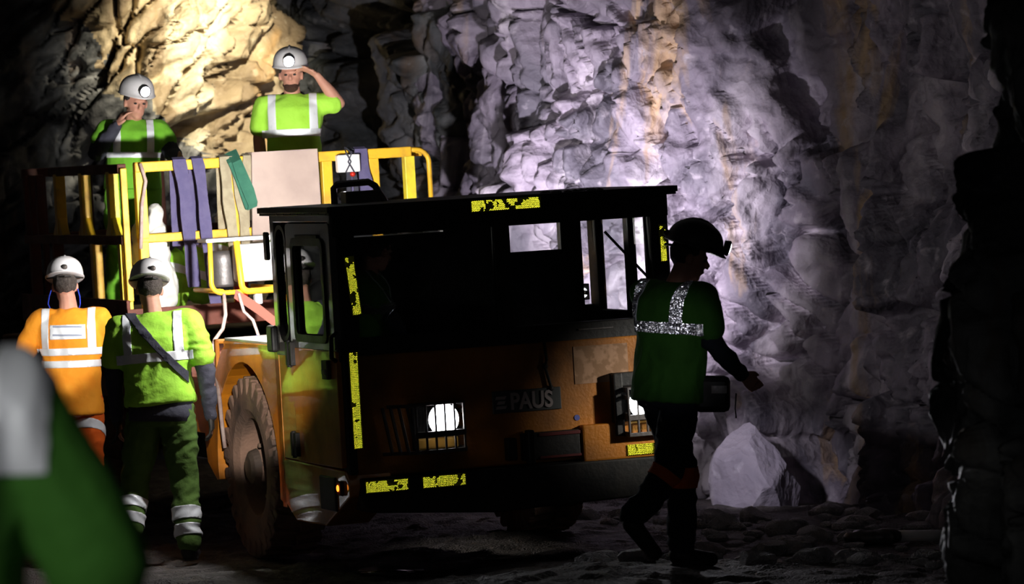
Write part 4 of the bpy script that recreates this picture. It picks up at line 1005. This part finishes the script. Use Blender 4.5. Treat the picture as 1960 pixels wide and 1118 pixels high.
# pipe with rag
X, Y = 2.35, 25.3; z = g0(X, Y)+.05
mb = MB(); mb.tube([(X-.02, Y, z), (X+.42, Y-.05, z+.01)], .036, 16); tag(mb.build('white_pipe', M['white'], None, 0, True), 'short white pipe lying on the floor beside the near rock', 'pipe')
mb = MB(); mb.ell((X-.18, Y-.02, z-.005), .17, .07, .045); mb.ell((X-.08, Y-.02, z), .09, .06, .045); o = link('grey_rag', fused(mb, .01, 2, .01, 12, 1), M['steel']); tag(o, 'crumpled grey rag at the end of the white pipe', 'rag')
mb = MB(); mb.lathe([(0,.001),(0,.16),(.004,.001)], 'z', (0,0,0), 32); o = mb.build('puddle', M['water'], None, 0, True); o.location = (-.70, 24.25, g0(-.7, 24.25)+.012); o.scale = (1.2, 2.2, 1); tag(o, 'shallow puddle on the floor in front of the truck', 'puddle')

# ------------------------------------------------------------------ lights
def spot(name, loc, target, power, ang, blend=.3, size=.05, col=(1,1,1)):
    l = bpy.data.lights.new(name, 'SPOT'); l.energy = power; l.spot_size = math.radians(ang); l.spot_blend = blend; l.shadow_soft_size = size; l.color = col
    o = bpy.data.objects.new(name, l); C.objects.link(o); o.location = loc
    o.rotation_euler = (V(target)-V(loc)).to_track_quat('-Z', 'Y').to_euler(); return o
def point(name, loc, power, size=.05, col=(1,1,1)):
    l = bpy.data.lights.new(name, 'POINT'); l.energy = power; l.shadow_soft_size = size; l.color = col
    o = bpy.data.objects.new(name, l); C.objects.link(o); o.location = loc; return o
COOL = (.93, .92, 1.)
# work lamps on the cab rear, and a wall spot added on a made-up arm
spot('wall_fill_spot', TW((1.50, 3.62, 1.60)), (.72, 30.9, 1.98), 900, 84, 1., .04, (.95, .90, 1.))
spot('rear_work_light_right', TW((1.04, 1.52, 1.50)), (1.60, 29, .35), 230, 19, .8, .05, (.95, .90, 1.))
point('rear_work_light_left', TW((-.80, 1.50, 1.99)), 85, .05, (1., .98, .95))
spot('rear_work_light_left_beam', TW((-.80, 1.50, 1.99)), TW((-.25, 4.3, 2.2)), 560, 78, .5, .05, (1., .97, .93))
# unseen spot added above the frame to light the warm wall
spot('warm_wall_spot', (-1.9, 34.6, 4.5), (-2.66, 36.7, 3.55), 900, 48, .7, .04, (1., .90, .70))
# unseen narrow spots added to brighten two figures and the truck side
spot('worker_fill_spot', (-2.5, 12, 2.2), (-2.97, 27.2, 1.2), 7500, 2.6, .5, .05, (1., .97, .9))
spot('truck_side_fill', (-.6, 13.5, 2.3), (-1.58, 25.4, .95), 5200, 4.2, .5, .05, (1., .95, .88))
spot('walker_fill_spot', (.12, -.1, 2.10), (.80, 21.9, 1.36), 1150, 2.1, .9, .05, COOL)
# unseen spot added off frame to brighten the right of the truck front
spot('front_fill_spot', (3.5, 23.5, 1.8), (1.05, 24.7, 1.05), 560, 25, 1., .08, (1., .95, .85))
# weak lamp by the camera
point('camera_side_lamp', (.10, -.1, 2.12), 62, .06, COOL)
spot('near_fill_spot', (-2.2, 3.5, 2.6), (-1.1, 7, 1.4), 150, 30, .8, .1, (1., 1., .95))  # unseen spot added to brighten the foreground figure
# truck headlights
spot('headlight_left', TW((-.395, -.22, .91)), TW((-.395, -6, .5)), 4, 90, .6, .03, COOL)
spot('headlight_right', TW((.91, -.22, .91)), (2.0, 18, .9), 25, 50, .8, .03, COOL)
spot('headlight_right_beam', TW((.91, -.22, .91)), (2.02, 18.1, .98), 900, 10, .8, .03, COOL)

# ------------------------------------------------------------------ camera
cam = bpy.data.cameras.new('camera'); co = bpy.data.objects.new('camera', cam); C.objects.link(co); sc.camera = co
co.location = (0, 0, 2.0); co.rotation_euler = (PI/2, 0, 0)
cam.sensor_width = 36; cam.lens = 8000/1960*36; cam.shift_y = -(559-430)/1960
cam.clip_end = 200
cam.dof.use_dof = True; cam.dof.focus_distance = 24.5; cam.dof.aperture_fstop = 4.4
